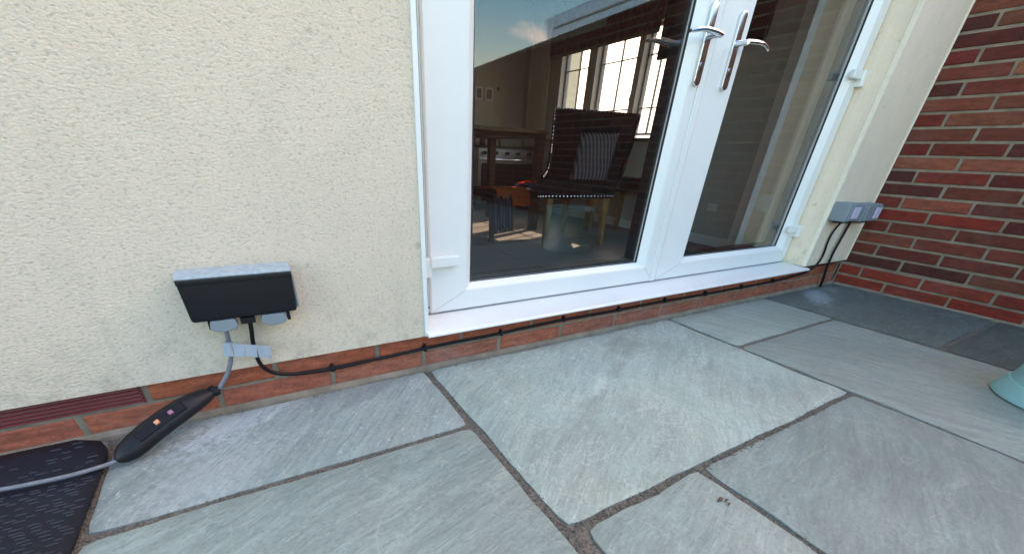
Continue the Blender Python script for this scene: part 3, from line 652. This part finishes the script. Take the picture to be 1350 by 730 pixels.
# pale glazed canopy standing on the wall
cn = empty('canopy', (2.85, -1.7, 1.3), 'pale blue translucent canopy panel standing on top of the brick wall', 'canopy')
q = MB(); q.hull([(2.77, -.6, 1.345), (2.77, -2.45, 1.305), (2.77, -2.52, 1.445), (2.77, -.6, 1.50)], [(2.80, -.6, 1.345), (2.80, -2.45, 1.305), (2.80, -2.52, 1.445), (2.80, -.6, 1.50)]); q.build('panel', M['panel'], cn)
q = MB(); q.tube([(2.765, -.6, 1.40), (2.765, -2.36, 1.372)], .010, 8); q.build('rail', M['upvc'], cn)

# ================================================================== OBJECTS OUTSIDE
# double outdoor socket box on the wall, lid down over plugs
sb = empty('outdoor_socket', (.205, YF, .22), 'black lidded outdoor socket box with grey back on the cream wall', 'socket box')
q = MB(); q.box(.117, .292, -.026, YF + .001, .212, .2945, .006, 2); q.build('back_box', M['grey_plastic_pale'], sb)
q = MB(); q.box(.1155, .2935, -.040, -.0262, .214, .2955, .005, 2); q.build('rim', M['grey_plastic_pale'], sb)
q = MB(); q.prism([(-.024, .2890), (-.0625, .2890), (-.0635, .2925), (-.060, .2965), (-.024, .3000)], 'x', .1165, .2930, .002, 2); q.build('weather_hood', M['grey_plastic_pale'], sb)
# lid: overhanging black cap, slightly narrower at its foot
q = MB()
q.hull([(.1155, -.0402, .2885), (.2945, -.0402, .2885), (.2915, -.0402, .2100), (.1190, -.0402, .2100)],
       [(.1175, -.0670, .2885), (.2930, -.0670, .2885), (.2885, -.0655, .2180), (.1205, -.0655, .2180)], .006, 3)
lid = q.build('lid', M['black_plastic'], sb); smooth_by_angle(lid, 40)
q = MB(); q.hull([(.1165, -.0640, .2915), (.2935, -.0640, .2915), (.2935, -.0640, .2825), (.1168, -.0640, .2825)], [(.1180, -.0695, .2900), (.2915, -.0695, .2900), (.2915, -.0695, .2835), (.1183, -.0695, .2835)], .0012); q.build('lip', M['black_plastic'], lid)
q = MB(); q.box(.2905, .2955, -.060, -.044, .222, .286, .002); q.build('lid_edge', M['grey_plastic'], lid)
for xc in (.1655, .2475):
    q = MB(); poly = [(xc - .019, .216)] + [(xc + .022 * math.cos(math.pi + math.pi * k / 10), .2035 + .0095 * math.sin(math.pi + math.pi * k / 10)) for k in range(11)] + [(xc + .019, .216)]
    q.prism(poly, 'y', -.064, -.048, .0015); q.build('latch', M['grey_plastic'], sb)
for x0, x1, z0 in ((.142, .148, .200), (.192, .216, .203), (.270, .276, .200)):
    q = MB(); q.box(x0, x1, -.060, -.030, z0, .214); q.build('bottom_lip', M['black_plastic'], sb)

# in-line safety switch lying from the plinth down onto the slab
P0, P1 = Vector((.122, -.034, .071)), Vector((-.044, -.118, .013))
ax = (P1 - P0).normalized(); sw = empty('inline_switch', (.04, -.075, .0), 'long black in-line safety switch with orange and pink buttons lying against the plinth', 'safety switch')
q = MB(); N_ = 16; pts = []; rr = []
prof = [(0, .0060), (.03, .0080), (.06, .0095), (.10, .0130), (.16, .0180), (.25, .0222), (.38, .0248), (.55, .0258), (.70, .0258), (.82, .0250), (.90, .0225), (.955, .0170), (.985, .0110), (1.0, .0070)]
for t, r_ in prof: pts.append(P0.lerp(P1, t) + Vector((0, 0, .010 * math.sin(math.pi * t)))); rr.append(r_ * .87)
q.tube(pts, rr, 18, flat=.72, up=(.35, -.45, .8)); body = q.build('body', M['black_plastic'], sw); smooth_by_angle(body, 50)
# flat control panel proud of the body
nrm = (Vector((.25, -.55, .8)) - ax * Vector((.25, -.55, .8)).dot(ax)).normalized(); side = ax.cross(nrm)
def onsw(t, s_, h): return P0.lerp(P1, t) + Vector((0, 0, .010 * math.sin(math.pi * t))) + side * s_ + nrm * h
q = MB(); q.hull([onsw(.34, -.010, .010), onsw(.34, .010, .010), onsw(.80, .010, .009), onsw(.80, -.010, .009)], [onsw(.36, -.0085, .0182), onsw(.36, .0085, .0182), onsw(.78, .0085, .0182), onsw(.78, -.0085, .0182)], .0015); q.build('control_panel', M['black_rubber'], sw)
for t, mt in ((.60, 'orange_btn'), (.47, 'pink_btn')):
    q = MB(); q.hull([onsw(t - .022, -.0042, .016), onsw(t - .022, .0042, .016), onsw(t + .022, .0042, .016), onsw(t + .022, -.0042, .016)], [onsw(t - .018, -.0034, .0204), onsw(t - .018, .0034, .0204), onsw(t + .018, .0034, .0204), onsw(t + .018, -.0034, .0204)], .0008); o = q.build('button', M[mt], sw); o['label'] = ('orange' if mt[0] == 'o' else 'dusky pink') + ' button'
for k, t in enumerate((.04, .055, .07)):
    q = MB(); c_ = onsw(t, 0, 0); q.tube([c_ - ax * .0016, c_ + ax * .0016], .0118, 14, flat=.8, up=(.35, -.45, .8)); q.build('collar_rib', M['black_rubber'], sw)

q = MB(); q.tube(bez([(.166, -.052, .214), (.164, -.046, .185), (.162, -.040, .165), (.158, -.036, .135), (.146, -.034, .105), (.132, -.034, .084), (.119, -.036, .069)], 6), .0042, 10)
tag(q.build('power_cable', M['grey_cable'], None, True), 'short grey dusty cable dropping from the socket box to the in-line switch', 'cable')
q = MB(); q.tube(bez([(-.040, -.116, .013), (-.055, -.120, .012), (-.075, -.126, .013), (-.105, -.131, .0145), (-.150, -.129, .015), (-.200, -.123, .015), (-.30, -.112, .015), (-.45, -.125, .013), (-.6, -.2, .012)], 6), .0038, 10)
tag(q.build('power_cable', M['grey_cable'], None, True), 'pale grey cable running left across the dark mat from the in-line switch', 'cable')
# long black cable: down from the socket box, clipped along the plinth to the pair of grey boxes
path = [(.206, -.050, .216), (.205, -.040, .190), (.200, -.030, .150), (.200, -.024, .112), (.207, -.018, .088), (.224, -.014, .071), (.255, -.009, .0585), (.30, -.0065, .0535), (.342, -.006, .0515), (.45, -.006, .055), (.565, -.006, .0585), (.65, -.006, .0600), (.78, -.006, .0605), (.89, -.006, .064), (1.0, -.006, .0665), (1.11, -.006, .0655), (1.22, -.006, .0650), (1.436, -.006, .0665), (1.6, -.006, .064), (1.735, -.006, .0635), (1.9, -.006, .0635), (2.037, -.006, .063), (2.18, -.0065, .066), (2.29, -.008, .0715), (2.37, -.013, .0815), (2.43, -.015, .100), (2.460, -.015, .130), (2.462, -.015, .165), (2.451, -.015, .205), (2.455, -.016, .250), (2.480, -.022, .297)]
q = MB(); q.tube(bez(path, 5), .0040, 10)
tag(q.build('power_cable', M['black_rubber'], None, True), 'long black cable clipped along the brick plinth under the white door sill', 'cable')
for x, z in ((.565, .0585), (.79, .0605), (1.011, .0665), (1.24, .0650), (1.462, .0665), (1.688, .0635), (1.913, .0635), (2.138, .0645), (.339, .0515)):
    q = MB(); q.box(x - .005, x + .005, -.0125, .003, z - .0058, z + .0062, .0015); q.box(x - .003, x + .003, -.011, .004, z + .0062, z + .0115, .001)
    q.build('cable_clip', M['black_plastic'], None)
clips = [o for o in COL.objects if o.name.startswith('cable_clip')]
clips.sort(key=lambda o: sum((v_.co.x for v_ in o.data.vertices)) / len(o.data.vertices))
ordn = ['leftmost black clip on the plinth cable, left of the white sill', 'black clip on the plinth cable right under the left end of the white sill'] + ['%s black clip on the plinth cable counted from the left end of the sill' % w_ for w_ in ('second', 'third', 'fourth', 'fifth', 'sixth', 'seventh')] + ['rightmost black clip on the plinth cable, nearest the grey boxes']
for o, l_ in zip(clips, ordn): tag(o, l_, 'cable clip', 'clips along the plinth cable')
q = MB(); q.tube(bez([(2.562, -.022, .297), (2.556, -.020, .255), (2.545, -.020, .20), (2.538, -.020, .15), (2.545, -.020, .09), (2.562, -.020, .04), (2.570, -.020, -.004)], 6), .0050, 10)
tag(q.build('power_cable', M['black_rubber'], None, True), 'thick black cable dropping from the grey boxes straight into the paving', 'cable')
# taped flag label round the short cable
q = MB(); A_ = [(.150, -.0425, .164), (.166, -.0445, .163), (.185, -.046, .1585), (.205, -.047, .1535), (.228, -.045, .1455)]; hgt = .026
for (p_, p2_) in zip(A_, A_[1:]):
    q.hull([p_, p2_, (p2_[0] - .003, p2_[1], p2_[2] - hgt), (p_[0] - .001, p_[1], p_[2] - hgt)], [(p_[0], p_[1] + .0012, p_[2]), (p2_[0], p2_[1] + .0012, p2_[2]), (p2_[0] - .003, p2_[1] + .0012, p2_[2] - hgt), (p_[0] - .001, p_[1] + .0012, p_[2] - hgt)])
q.tube([(.1625, -.0405, .166), (.1575, -.0375, .138)], .0068, 10)
fl_ = q.build('cable_tag', M['tape'], None); tag(fl_, 'bluish white taped tag wrapped round the grey cable below the socket box', 'cable tag')

# two grey switch boxes near the corner
def grey_box(x0, x1, d, z0, z1, lab, win, fx):
    e = empty('switch_box', ((x0 + x1) / 2, YF, z0), lab, 'switch box', 'grey weatherproof boxes by the corner')
    q = MB(); q.box(x0, x1, YF - d, YF + .001 if fx else YF - .004, z0, z1, .005, 2); q.build('enclosure', M['grey_plastic'], e)
    q = MB(); q.box(x0 + .010, x1 - .004, YF - d - .006, YF - d + .001, z0 + .004, z1 - .004, .003, 2); q.build('front_cover', M['grey_plastic'], e)
    q = MB(); q.box(win[0], win[1], YF - d - .009, YF - d - .0055, z0 + .012, z1 - .014, .002); q.build('label_window', M['lilac'], e)
    q = MB(); q.box((x0 + x1) / 2 - .03, (x0 + x1) / 2 + .03, YF - d + .012, YF - .012, z0 - .008, z0 + .001, .003); q.build('gland', M['black_plastic'], e)
grey_box(2.372, 2.462, .062, .298, .368, 'grey weatherproof box nearest the doors, cables leaving its underside', (2.392, 2.446), True)
grey_box(2.535, 2.675, .055, .292, .362, 'grey weatherproof box nearest the brick corner, beside its twin', (2.615, 2.665), True)
q = MB(); q.box(2.462, 2.535, -.028, YF + .001, .302, .358, .002); tag(q.build('gap_shadow_block', M['black_plastic'], None), 'black block added for the shadow gap between the two grey weatherproof boxes', 'gap block')  # black block stands for the shaded gap between the boxes

# dark woven mat, bottom left
mt = empty('door_mat', (-.3, -.3, 0), 'dark blue black woven plastic mat covering the slab at the left edge', 'mat')
q = MB(); nx, ny = 34, 30; grid = []
X0, X1 = -.95, -.067
def matz(x, y):
    t = max(0, min(1, (y + .135) / .05)); return .0045 + .0065 * t * t * (3 - 2 * t) + .0012 * noise.noise(Vector((x * 9, y * 9, 2)))
for j in range(ny + 1):
    row = []
    for i in range(nx + 1):
        y = -.70 + (.70 - .012) * j / ny; xr = X1
        if y > -.085: # rounded upper corner
            s_ = (y + .085) / .073; xr = X1 - .055 * (1 - math.sqrt(max(0, 1 - s_ * s_)))
        x = X0 + (xr - X0) * i / nx; row.append(q.b.verts.new((x, y, matz(x, y))))
    grid.append(row)
for j in range(ny):
    for i in range(nx): q.b.faces.new([grid[j][i], grid[j][i + 1], grid[j + 1][i + 1], grid[j + 1][i]])
rim = [grid[0][i] for i in range(nx + 1)] + [grid[j][nx] for j in range(1, ny + 1)] + [grid[ny][i] for i in range(nx - 1, -1, -1)] + [grid[j][0] for j in range(ny - 1, 0, -1)]
lo = [q.b.verts.new((v_.co.x, v_.co.y, .0008)) for v_ in rim]
for k in range(len(rim)): q.b.faces.new([rim[(k + 1) % len(rim)], rim[k], lo[k], lo[(k + 1) % len(rim)]])
q.build('mat_base', M['mat'], mt, True)
q = MB(); rnd = random.Random(3); y = -.69; j = 0
while y < -.022:
    x = X0 + (j % 2) * .011
    while x < -.085 - (.03 if y > -.05 else 0):
        if rnd.random() < (.80 if y < -.13 else .25):
            l_ = rnd.uniform(.011, .017); zz = matz(x, y); y2 = y + rnd.uniform(-.0016, .0016); x = x + rnd.uniform(-.002, .002)
            q.hull([(x, y2 - .0013, zz - .0005), (x + l_, y2 - .0013, zz - .0005), (x + l_, y2 + .0013, zz - .0005), (x, y2 + .0013, zz - .0005)],
                   [(x + .002, y2 - .0005, zz + .0014), (x + l_ - .002, y2 - .0005, zz + .0014), (x + l_ - .002, y2 + .0005, zz + .0014), (x + .002, y2 + .0005, zz + .0014)])
        x += .0215
    y += .0078; j += 1
o = q.build('woven_strands', M['mat_fleck'], mt); o['kind'] = 'stuff'
# crumbs of debris on the pale slab
q = MB()
for (x, y, r_) in ((.838, -.654, .0045), (.846, -.660, .003), (.842, -.667, .0024)):
    bmesh.ops.create_icosphere(q.b, subdivisions=1, radius=r_, matrix=Matrix.Translation((x, y, .003)) @ Matrix.Diagonal((1.6, .8, .6, 1)))
tag(q.build('leaf_debris', M['dark_wood'], None), 'tiny dark crumb of dead leaf on the small pale slab', 'debris')

# grit lying in the joints and along the foot of the walls
q = MB(); rnd = random.Random(11)
def grit(x, y, z, r_):
    c_ = Vector((x, y, z)); vs = [q.b.verts.new(c_ + Vector((a_ * rnd.uniform(.6, 1.3), b_ * rnd.uniform(.6, 1.3), c2_ * rnd.uniform(.4, .9))) * r_) for a_, b_, c2_ in ((1, 0, 0), (-1, .2, 0), (0, 1, 0), (.1, -1, 0), (0, 0, 1))]
    for f_ in ((0, 2, 4), (2, 1, 4), (1, 3, 4), (3, 0, 4)): q.b.faces.new([vs[k] for k in f_])
for k in range(2600):
    w_ = rnd.random()
    if w_ < .22: grit(rnd.uniform(-.06, 2.7), -.012 - abs(rnd.gauss(0, .010)), .0005, rnd.uniform(.0010, .0024))
    elif w_ < .34: grit(2.712 - abs(rnd.gauss(0, .012)), rnd.uniform(-1.1, -.02), .0005, rnd.uniform(.0010, .0024))
    elif w_ < .55: grit(rnd.uniform(.565, 1.5), -.583 + rnd.gauss(0, .006), -.004, rnd.uniform(.0014, .0030))
    elif w_ < .66: grit(.565 + rnd.gauss(0, .005), rnd.uniform(-.9, -.02), -.004, rnd.uniform(.0014, .0028))
    elif w_ < .74: grit(rnd.uniform(-.06, .56), -.277 + rnd.gauss(0, .004), -.004, rnd.uniform(.0012, .0024))
    elif w_ < .82: grit(1.498 + rnd.gauss(0, .004), rnd.uniform(-1.1, -.02), -.004, rnd.uniform(.0012, .0024))
    elif w_ < .88: grit(.881 + rnd.gauss(0, .004), rnd.uniform(-.9, -.59), -.004, rnd.uniform(.0012, .0026))
    elif w_ < .96: grit(rnd.uniform(-.06, 2.7), rnd.uniform(-1.0, -.02), .0012, rnd.uniform(.0006, .0013))
    else: grit(-.07 + rnd.gauss(0, .003), rnd.uniform(-.6, -.1), -.004, rnd.uniform(.0012, .0026))
o = tag(q.build('grit', M['joint'], None), 'fine brown grit scattered in the paving joints and along the walls', 'grit', kind='stuff')

# turquoise bucket, standing at the right edge of the frame
BKX, BKY = 1.922, -.878
bk = empty('bucket', (BKX, BKY, 0), 'turquoise plastic bucket at the right edge, standing on the paving', 'bucket')
def lathe(prof, cx, cy, n=48):
    q = MB(); R_ = [[q.b.verts.new((cx + r_ * math.cos(2 * math.pi * k / n), cy + r_ * math.sin(2 * math.pi * k / n), z)) for k in range(n)] for r_, z in prof]
    for A, B in zip(R_, R_[1:]):
        for k in range(n): q.b.faces.new([A[k], A[(k + 1) % n], B[(k + 1) % n], B[k]])
    return q
q = lathe([(.12, .001), (.143, .001), (.147, .004), (.147, .008), (.132, .040), (.128, .042), (.128, .046), (.116, .10), (.136, .22), (.140, .222), (.144, .228), (.140, .232), (.132, .230), (.110, .10), (.105, .012), (.02, .012)], BKX, BKY)
o = q.build('bucket_body', M['teal'], bk); smooth_by_angle(o, 30)
q = MB(); q.tube(bez([(BKX - .140, BKY, .215), (BKX - .144, BKY - .03, .17), (BKX - .10, BKY - .11, .13), (BKX, BKY - .150, .12), (BKX + .10, BKY - .11, .13), (BKX + .140, BKY, .215)], 6), .003, 8); q.build('handle', M['steel'], bk)

# ================================================================== OBJECTS IN THE ROOM
def leg(mb, x, y, z1, w0, w1, dx=0, dy=0, z0=None):
    z0 = FZ if z0 is None else z0
    mb.hull([(x + dx - w0, y + dy - w0, z0), (x + dx + w0, y + dy - w0, z0), (x + dx + w0, y + dy + w0, z0), (x + dx - w0, y + dy + w0, z0)], [(x - w1, y - w1, z1), (x + w1, y - w1, z1), (x + w1, y + w1, z1), (x - w1, y + w1, z1)]); return mb
ch = empty('dining_chair', (1.95, 1.25, FZ), 'studded black leather wing chair with a striped cushion, just inside the doors', 'chair')
for (x, y, dx, dy) in ((1.742, 1.085, -.005, -.013), (2.132, 1.06, .012, -.025), (2.215, 1.49, .01, .02), (2.44, 1.47, .025, .03)):
    leg(MB(), x, y, .30, .011, .019, dx, dy).build('leg', M['oak'], ch)
q = MB(); q.prism([(1.640, 1.055), (2.165, 1.015), (2.48, 1.48), (1.98, 1.52)], 'z', .285, .372, .012, 3); smooth_by_angle(q.build('seat', M['leather'], ch))
q = MB(); q.hull([(2.165, 1.03, .33), (2.02, 1.47, .33), (2.02, 1.49, .742), (2.385, 1.145, .716)], [(2.225, 1.06, .33), (2.07, 1.51, .33), (2.06, 1.54, .738), (2.440, 1.180, .712)], .010, 3); smooth_by_angle(q.build('backrest', M['leather'], ch))
q = MB(); q.hull([(2.02, 1.48, .742), (2.00, 1.45, .53), (1.93, 1.37, .42), (1.785, 1.27, .335), (1.79, 1.30, .32), (2.06, 1.48, .32)], [(2.04, 1.52, .742), (2.02, 1.49, .53), (1.95, 1.41, .42), (1.80, 1.31, .335), (1.81, 1.34, .32), (2.08, 1.52, .32)], .004, 2); smooth_by_angle(q.build('wing', M['leather'], ch))
q = MB(); q.hull([(2.385, 1.145, .716), (2.30, 1.07, .55), (2.20, 1.02, .40), (2.155, 1.01, .33), (2.225, 1.05, .33)], [(2.41, 1.165, .716), (2.33, 1.10, .55), (2.23, 1.05, .40), (2.19, 1.04, .33), (2.25, 1.07, .33)], .004, 2); smooth_by_angle(q.build('wing', M['leather'], ch))
studs = []
def stud_line(pts, n):
    P = bez(pts, 12); tot = len(P) - 1
    for k in range(n): studs.append(P[int(k * tot / (n - 1))])
stud_line([(2.012, 1.468, .735), (1.992, 1.436, .53), (1.925, 1.358, .42), (1.780, 1.262, .34)], 30)
stud_line([(2.02, 1.470, .733), (2.20, 1.30, .722), (2.375, 1.135, .707)], 26)
stud_line([(1.645, 1.048, .298), (1.90, 1.029, .298), (2.155, 1.0105, .298)], 26)
q = MB()
for s_ in studs: bmesh.ops.create_icosphere(q.b, subdivisions=1, radius=.0058, matrix=Matrix.Translation(s_))
q.build('nail_heads', M['chrome'], ch)['kind'] = 'stuff'
# cushion: a pillow mesh leaning on the backrest
def pillow(c, ex, ey, w, h, t, name, mat, parent=None, n=10):
    q = MB(); c, ex, ey = Vector(c), Vector(ex).normalized(), Vector(ey).normalized(); nz_ = ex.cross(ey)
    for sg in (1, -1):
        G = [[q.b.verts.new(c + ex * (w / 2) * (u / n * 2 - 1) + ey * (h / 2) * (v_ / n * 2 - 1) + nz_ * sg * t * (max(0, (1 - (u / n * 2 - 1) ** 4)) * max(0, (1 - (v_ / n * 2 - 1) ** 4))) ** .6) for u in range(n + 1)] for v_ in range(n + 1)]
        for j in range(n):
            for i in range(n):
                f_ = [G[j][i], G[j][i + 1], G[j + 1][i + 1], G[j + 1][i]]; q.b.faces.new(f_ if sg > 0 else f_[::-1])
    bmesh.ops.remove_doubles(q.b, verts=q.b.verts, dist=1e-5)
    return q.build(name, mat, parent, True, origin=c if parent is None else None)
tag(pillow((2.035, 1.09, .487), (.9, -.36, .03), (.28, .12, .95), .225, .255, .022, 'cushion', M['stripe']), 'grey striped cushion leaning on the back of the black wing chair', 'cushion')
# bench seat with cloths, stool, table
st = empty('stool', (2.64, 1.47, FZ), 'black padded stool with oak legs standing under the window', 'stool')
q = MB(); q.box(2.44, 2.825, 1.34, 1.58, .292, .372, .008, 2); q.build('seat', M['leather'], st)
for x, y in ((2.475, 1.375), (2.80, 1.375), (2.475, 1.55), (2.80, 1.55)): leg(MB(), x, y, .292, .011, .016).build('leg', M['oak'], st)
c2 = empty('low_chair', (1.72, 1.5, FZ), 'low dark seat with reddish wooden legs, under the table and covered by cloths', 'chair')
q = MB(); q.box(1.50, 1.92, 1.30, 1.70, .262, .300, .006, 2); q.build('seat', M['leather'], c2)
for x, y in ((1.53, 1.34), (1.70, 1.585), (1.888, 1.68), (1.53, 1.68)): leg(MB(), x, y, .262, .011, .015).build('leg', M['dark_wood'], c2)
def cloth(path, x0, x1, name, mat, lab, wav=.006, skew=.0):
    """a strip of cloth following a y-z path, with folds across it"""
    q = MB(); P = bez([(0, p[0], p[1]) for p in path], 5); n = 14; R_ = []
    for j, p in enumerate(P):
        f = j / (len(P) - 1)
        R_.append([q.b.verts.new((x0 + (x1 - x0) * i / n + skew * f, p.y + wav * math.sin(i * 1.7 + j * .25), p.z + wav * .6 * math.cos(i * 1.3 + j * .3))) for i in range(n + 1)])
    for A, B in zip(R_, R_[1:]):
        for k in range(n): q.b.faces.new([A[k], A[k + 1], B[k + 1], B[k]])
    r_ = bmesh.ops.solidify(q.b, geom=q.b.faces[:], thickness=.004)
    o = q.build(name, mat, None, True); tag(o, *lab); return o
cloth([(1.52, .306), (1.40, .318), (1.315, .318), (1.283, .300), (1.276, .262), (1.270, .225)], 1.52, 1.75, 'cloth', M['orange_cloth'], ('bright orange cloth draped over the low seat behind the glass', 'cloth'))
cloth([(1.45, .322), (1.36, .340), (1.30, .335), (1.275, .315)], 1.745, 1.84, 'cloth', M['blue_cloth'], ('faded blue cloth bunched beside the orange cloth', 'cloth'), .008)
cloth([(1.50, .326), (1.38, .352), (1.31, .346), (1.285, .330)], 1.80, 1.88, 'cloth', M['orange_cloth'], ('small orange cloth corner bunched against the black wing chair', 'cloth'), .008)
cloth([(1.30, .298), (1.262, .250), (1.250, .18), (1.245, .10)], 1.50, 1.62, 'striped_throw', M['stripe'], ('grey striped throw hanging from the low seat under the orange cloth', 'throw'), .007)
tb = empty('dining_table', (1.75, 2.0, FZ), 'dark wooden table with a thick brown top behind the black wing chair', 'table')
q = MB(); q.box(1.20, 2.10, 1.62, 2.35, .606, .628, .004, 2); q.build('tabletop', M['table_wood'], tb)
q = MB(); q.box(1.25, 2.05, 1.68, 2.30, .582, .606); q.build('apron', M['dark_wood'], tb)
for x, y in ((1.515, 1.66), (2.06, 1.66), (1.25, 2.30), (2.06, 2.30)): leg(MB(), x, y, .606, .024, .026).build('leg', M['dark_wood'], tb)
ck = empty('range_cooker', (2.55, 2.9, FZ), 'grey range cooker with knobs against the back wall under the pictures', 'cooker')
q = MB(); q.box(2.18, 2.84, 2.75, 3.09, FZ + .05, .53, .006); q.build('oven_body', M['steel'], ck)
q = MB(); q.box(2.17, 2.85, 2.73, 3.09, .53, .548, .003); q.build('hob', M['gasket'], ck)
for k in range(5):
    q = MB(); q.tube([(2.24 + k * .12, 2.749, .49), (2.24 + k * .12, 2.725, .49)], .018, 14, flat=.8); q.build('knob', M['gasket'], ck)
q = MB(); q.tube([(2.22, 2.72, .44), (2.80, 2.72, .44)], .007, 10); q.build('rail', M['chrome'], ck)
q = MB(); q.box(2.22, 2.80, 2.738, 2.7495, .10, .41, .003); q.build('oven_door', M['gasket'], ck)
# cupboard board with pictures
cb = empty('pin_board', (2.43, 3.08, .7), 'cream notice board above the cooker on the back wall', 'notice board')
q = MB(); q.box(2.17, 2.60, 3.07, 3.099, .70, 1.125, .004); q.build('board', M['cream_item'], cb)
for i, (x0, x1, z0, z1, lab) in enumerate(((2.30, 2.38, .90, 1.00, 'small dark picture in a white frame, left of the pair on the notice board'), (2.40, 2.49, .90, 1.00, 'small dark picture in a white frame, right of the pair on the notice board'), (2.53, 2.56, .985, 1.01, 'tiny grey square note at the upper right of the notice board'))):
    e = empty('picture', ((x0 + x1) / 2, 3.07, z0), lab, 'picture')
    q = MB(); q.box(x0, x1, 3.058, 3.0695, z0, z1, .002); q.build('frame', M['white_item'] if i < 2 else M['grey_gasket'], e)
    q = MB(); q.box(x0 + .018 if i < 2 else x0 + .005, x1 - .018 if i < 2 else x1 - .005, 3.0565, 3.0585, z0 + .016 if i < 2 else z0 + .005, z1 - .016 if i < 2 else z1 - .005); q.build('print', M['grey_gasket'], e)
for x, r_, h_, mt_, lab in ((2.24, .022, .07, 'red_item', 'small red pot on the cooker'), (2.33, .03, .05, 'dark_wood', 'low dark brown bowl on the cooker'), (2.45, .018, .085, 'white_item', 'tall white jar on the cooker beside the bowl'), (2.52, .016, .07, 'oak', 'slim tan jar on the cooker, nearest the window wall')):
    q = lathe([(.001, .549), (r_ * .8, .549), (r_, .549 + h_ * .5), (r_ * .85, .549 + h_), (r_ * .7, .549 + h_), (r_ * .7, .549 + h_ * .8), (.001, .549 + h_ * .8)], x, 2.95, 16); tag(q.build('jar', M[mt_], None, True), lab, 'jar')
# television on the side wall, roman blind, curtain
tv = empty('television', (2.84, 1.16, 1.05), 'dark wall television on the side wall to the right of the blind', 'television')
q = MB(); q.hull([(2.835, .80, 1.045), (2.835, 1.50, 1.045), (2.835, 1.50, 1.56), (2.835, .80, 1.56)], [(2.812, .80, 1.045), (2.812, 1.50, 1.045), (2.812, 1.50, 1.56), (2.812, .80, 1.56)], .004); q.build('casing', M['black_plastic'], tv)
q = MB(); q.box(2.808, 2.8115, .815, 1.485, 1.06, 1.545); q.build('screen', M['gasket'], tv)
q = MB(); q.box(2.836, 2.86, 1.05, 1.25, 1.2, 1.4); q.build('wall_bracket', M['black_plastic'], tv)
bl = empty('roman_blind', (2.84, 2.1, 1.19), 'dark mottled brown roman blind drawn up over the leaded window', 'blind')
for k in range(4):
    q = MB(); q.box(2.808 - k * .004, 2.812 - k * .004 + .006, 1.52, 2.66, 1.188 + k * .006, 1.268 + k * .09, .002); q.build('fold', M['blind'], bl)
q = MB(); q.box(2.82, 2.86, 1.52, 2.66, 1.45, 1.50); q.build('headrail', M['blind'], bl)
cu = empty('curtain', (2.80, 2.79, FZ), 'pale cream curtain hanging at the far end of the window wall', 'curtain')
q = MB(); n = 40; R_ = []
for z in (.56, .9, 1.2, CZ - .02): R_.append([q.b.verts.new((2.795 + .014 * math.sin(i * 1.15), 2.645 + .30 * i / n, z)) for i in range(n + 1)])
for A, B in zip(R_, R_[1:]):
    for k in range(n): q.b.faces.new([A[k], A[k + 1], B[k + 1], B[k]])
bmesh.ops.solidify(q.b, geom=q.b.faces[:], thickness=.004)
q.build('drape', M['drape'], cu, True)

# ================================================================== BEYOND THE WINDOW
nb = empty('neighbouring_house', (6.8, 11, 0), 'pale cream neighbouring house seen through the room window', 'house')
q = MB(); q.box(5.6, 7.95, 8.5, 14, -.09, 3.0); q.build('wall', M['render'], nb)
q = MB(); q.prism([(8.45, 3.0), (14.2, 3.0), (11.3, 4.5)], 'x', 5.4, 7.98); q.build('roof', M['roof'], nb)
for y in (9.2, 11.0, 12.8):
    q = MB(); q.box(5.585, 5.63, y, y + .8, .9, 1.9); w = q.build('window', M['upvc'], nb); q = MB(); q.box(5.575, 5.584, y + .06, y + .74, .96, 1.84); q.build('pane', M['gasket'], w)
sh = empty('garden_shrub', (4.6, 2.7, -.09), 'bright green garden shrub outside the room window', 'shrub')
q = MB(); q.tube([(4.6, 2.7, -.09), (4.62, 2.7, .25), (4.58, 2.72, .5)], [.03, .02, .01], 8); q.build('stem', M['dark_wood'], sh)
q = MB(); rnd = random.Random(5)
for k in range(700):
    d_ = Vector((rnd.gauss(0, 1), rnd.gauss(0, 1), rnd.gauss(0, 1))).normalized() * rnd.uniform(.12, .34) ; c_ = Vector((4.6, 2.7, .38)) + Vector((d_.x, d_.y * 1.6, d_.z))
    u_ = Vector((rnd.uniform(-1, 1), rnd.uniform(-1, 1), rnd.uniform(-1, 1))).normalized(); v_ = u_.orthogonal().normalized(); s_ = rnd.uniform(.02, .035)
    q.face([c_ - u_ * s_, c_ + v_ * s_ * .5, c_ + u_ * s_, c_ - v_ * s_ * .5])
o = q.build('foliage', M['leaf'], sh); o['kind'] = 'stuff'
# garden fence closing the view behind the camera
fn = empty('garden_fence', (-2, -6.0, 0), 'brown close-board garden fence across the far end of the garden', 'fence')
pm = bpy.data.meshes.new('fence_board'); q = MB(); q.box(-.0765, .0765, -.01, .01, -.09, 1.15, .003); q.b.to_mesh(pm); q.b.free(); pm.materials.append(M['dark_wood'])
for k in range(60): inst(pm, 'fence_board', fn, (-6.5 + k * .155, -6.0 + (k % 2) * .012, 0))
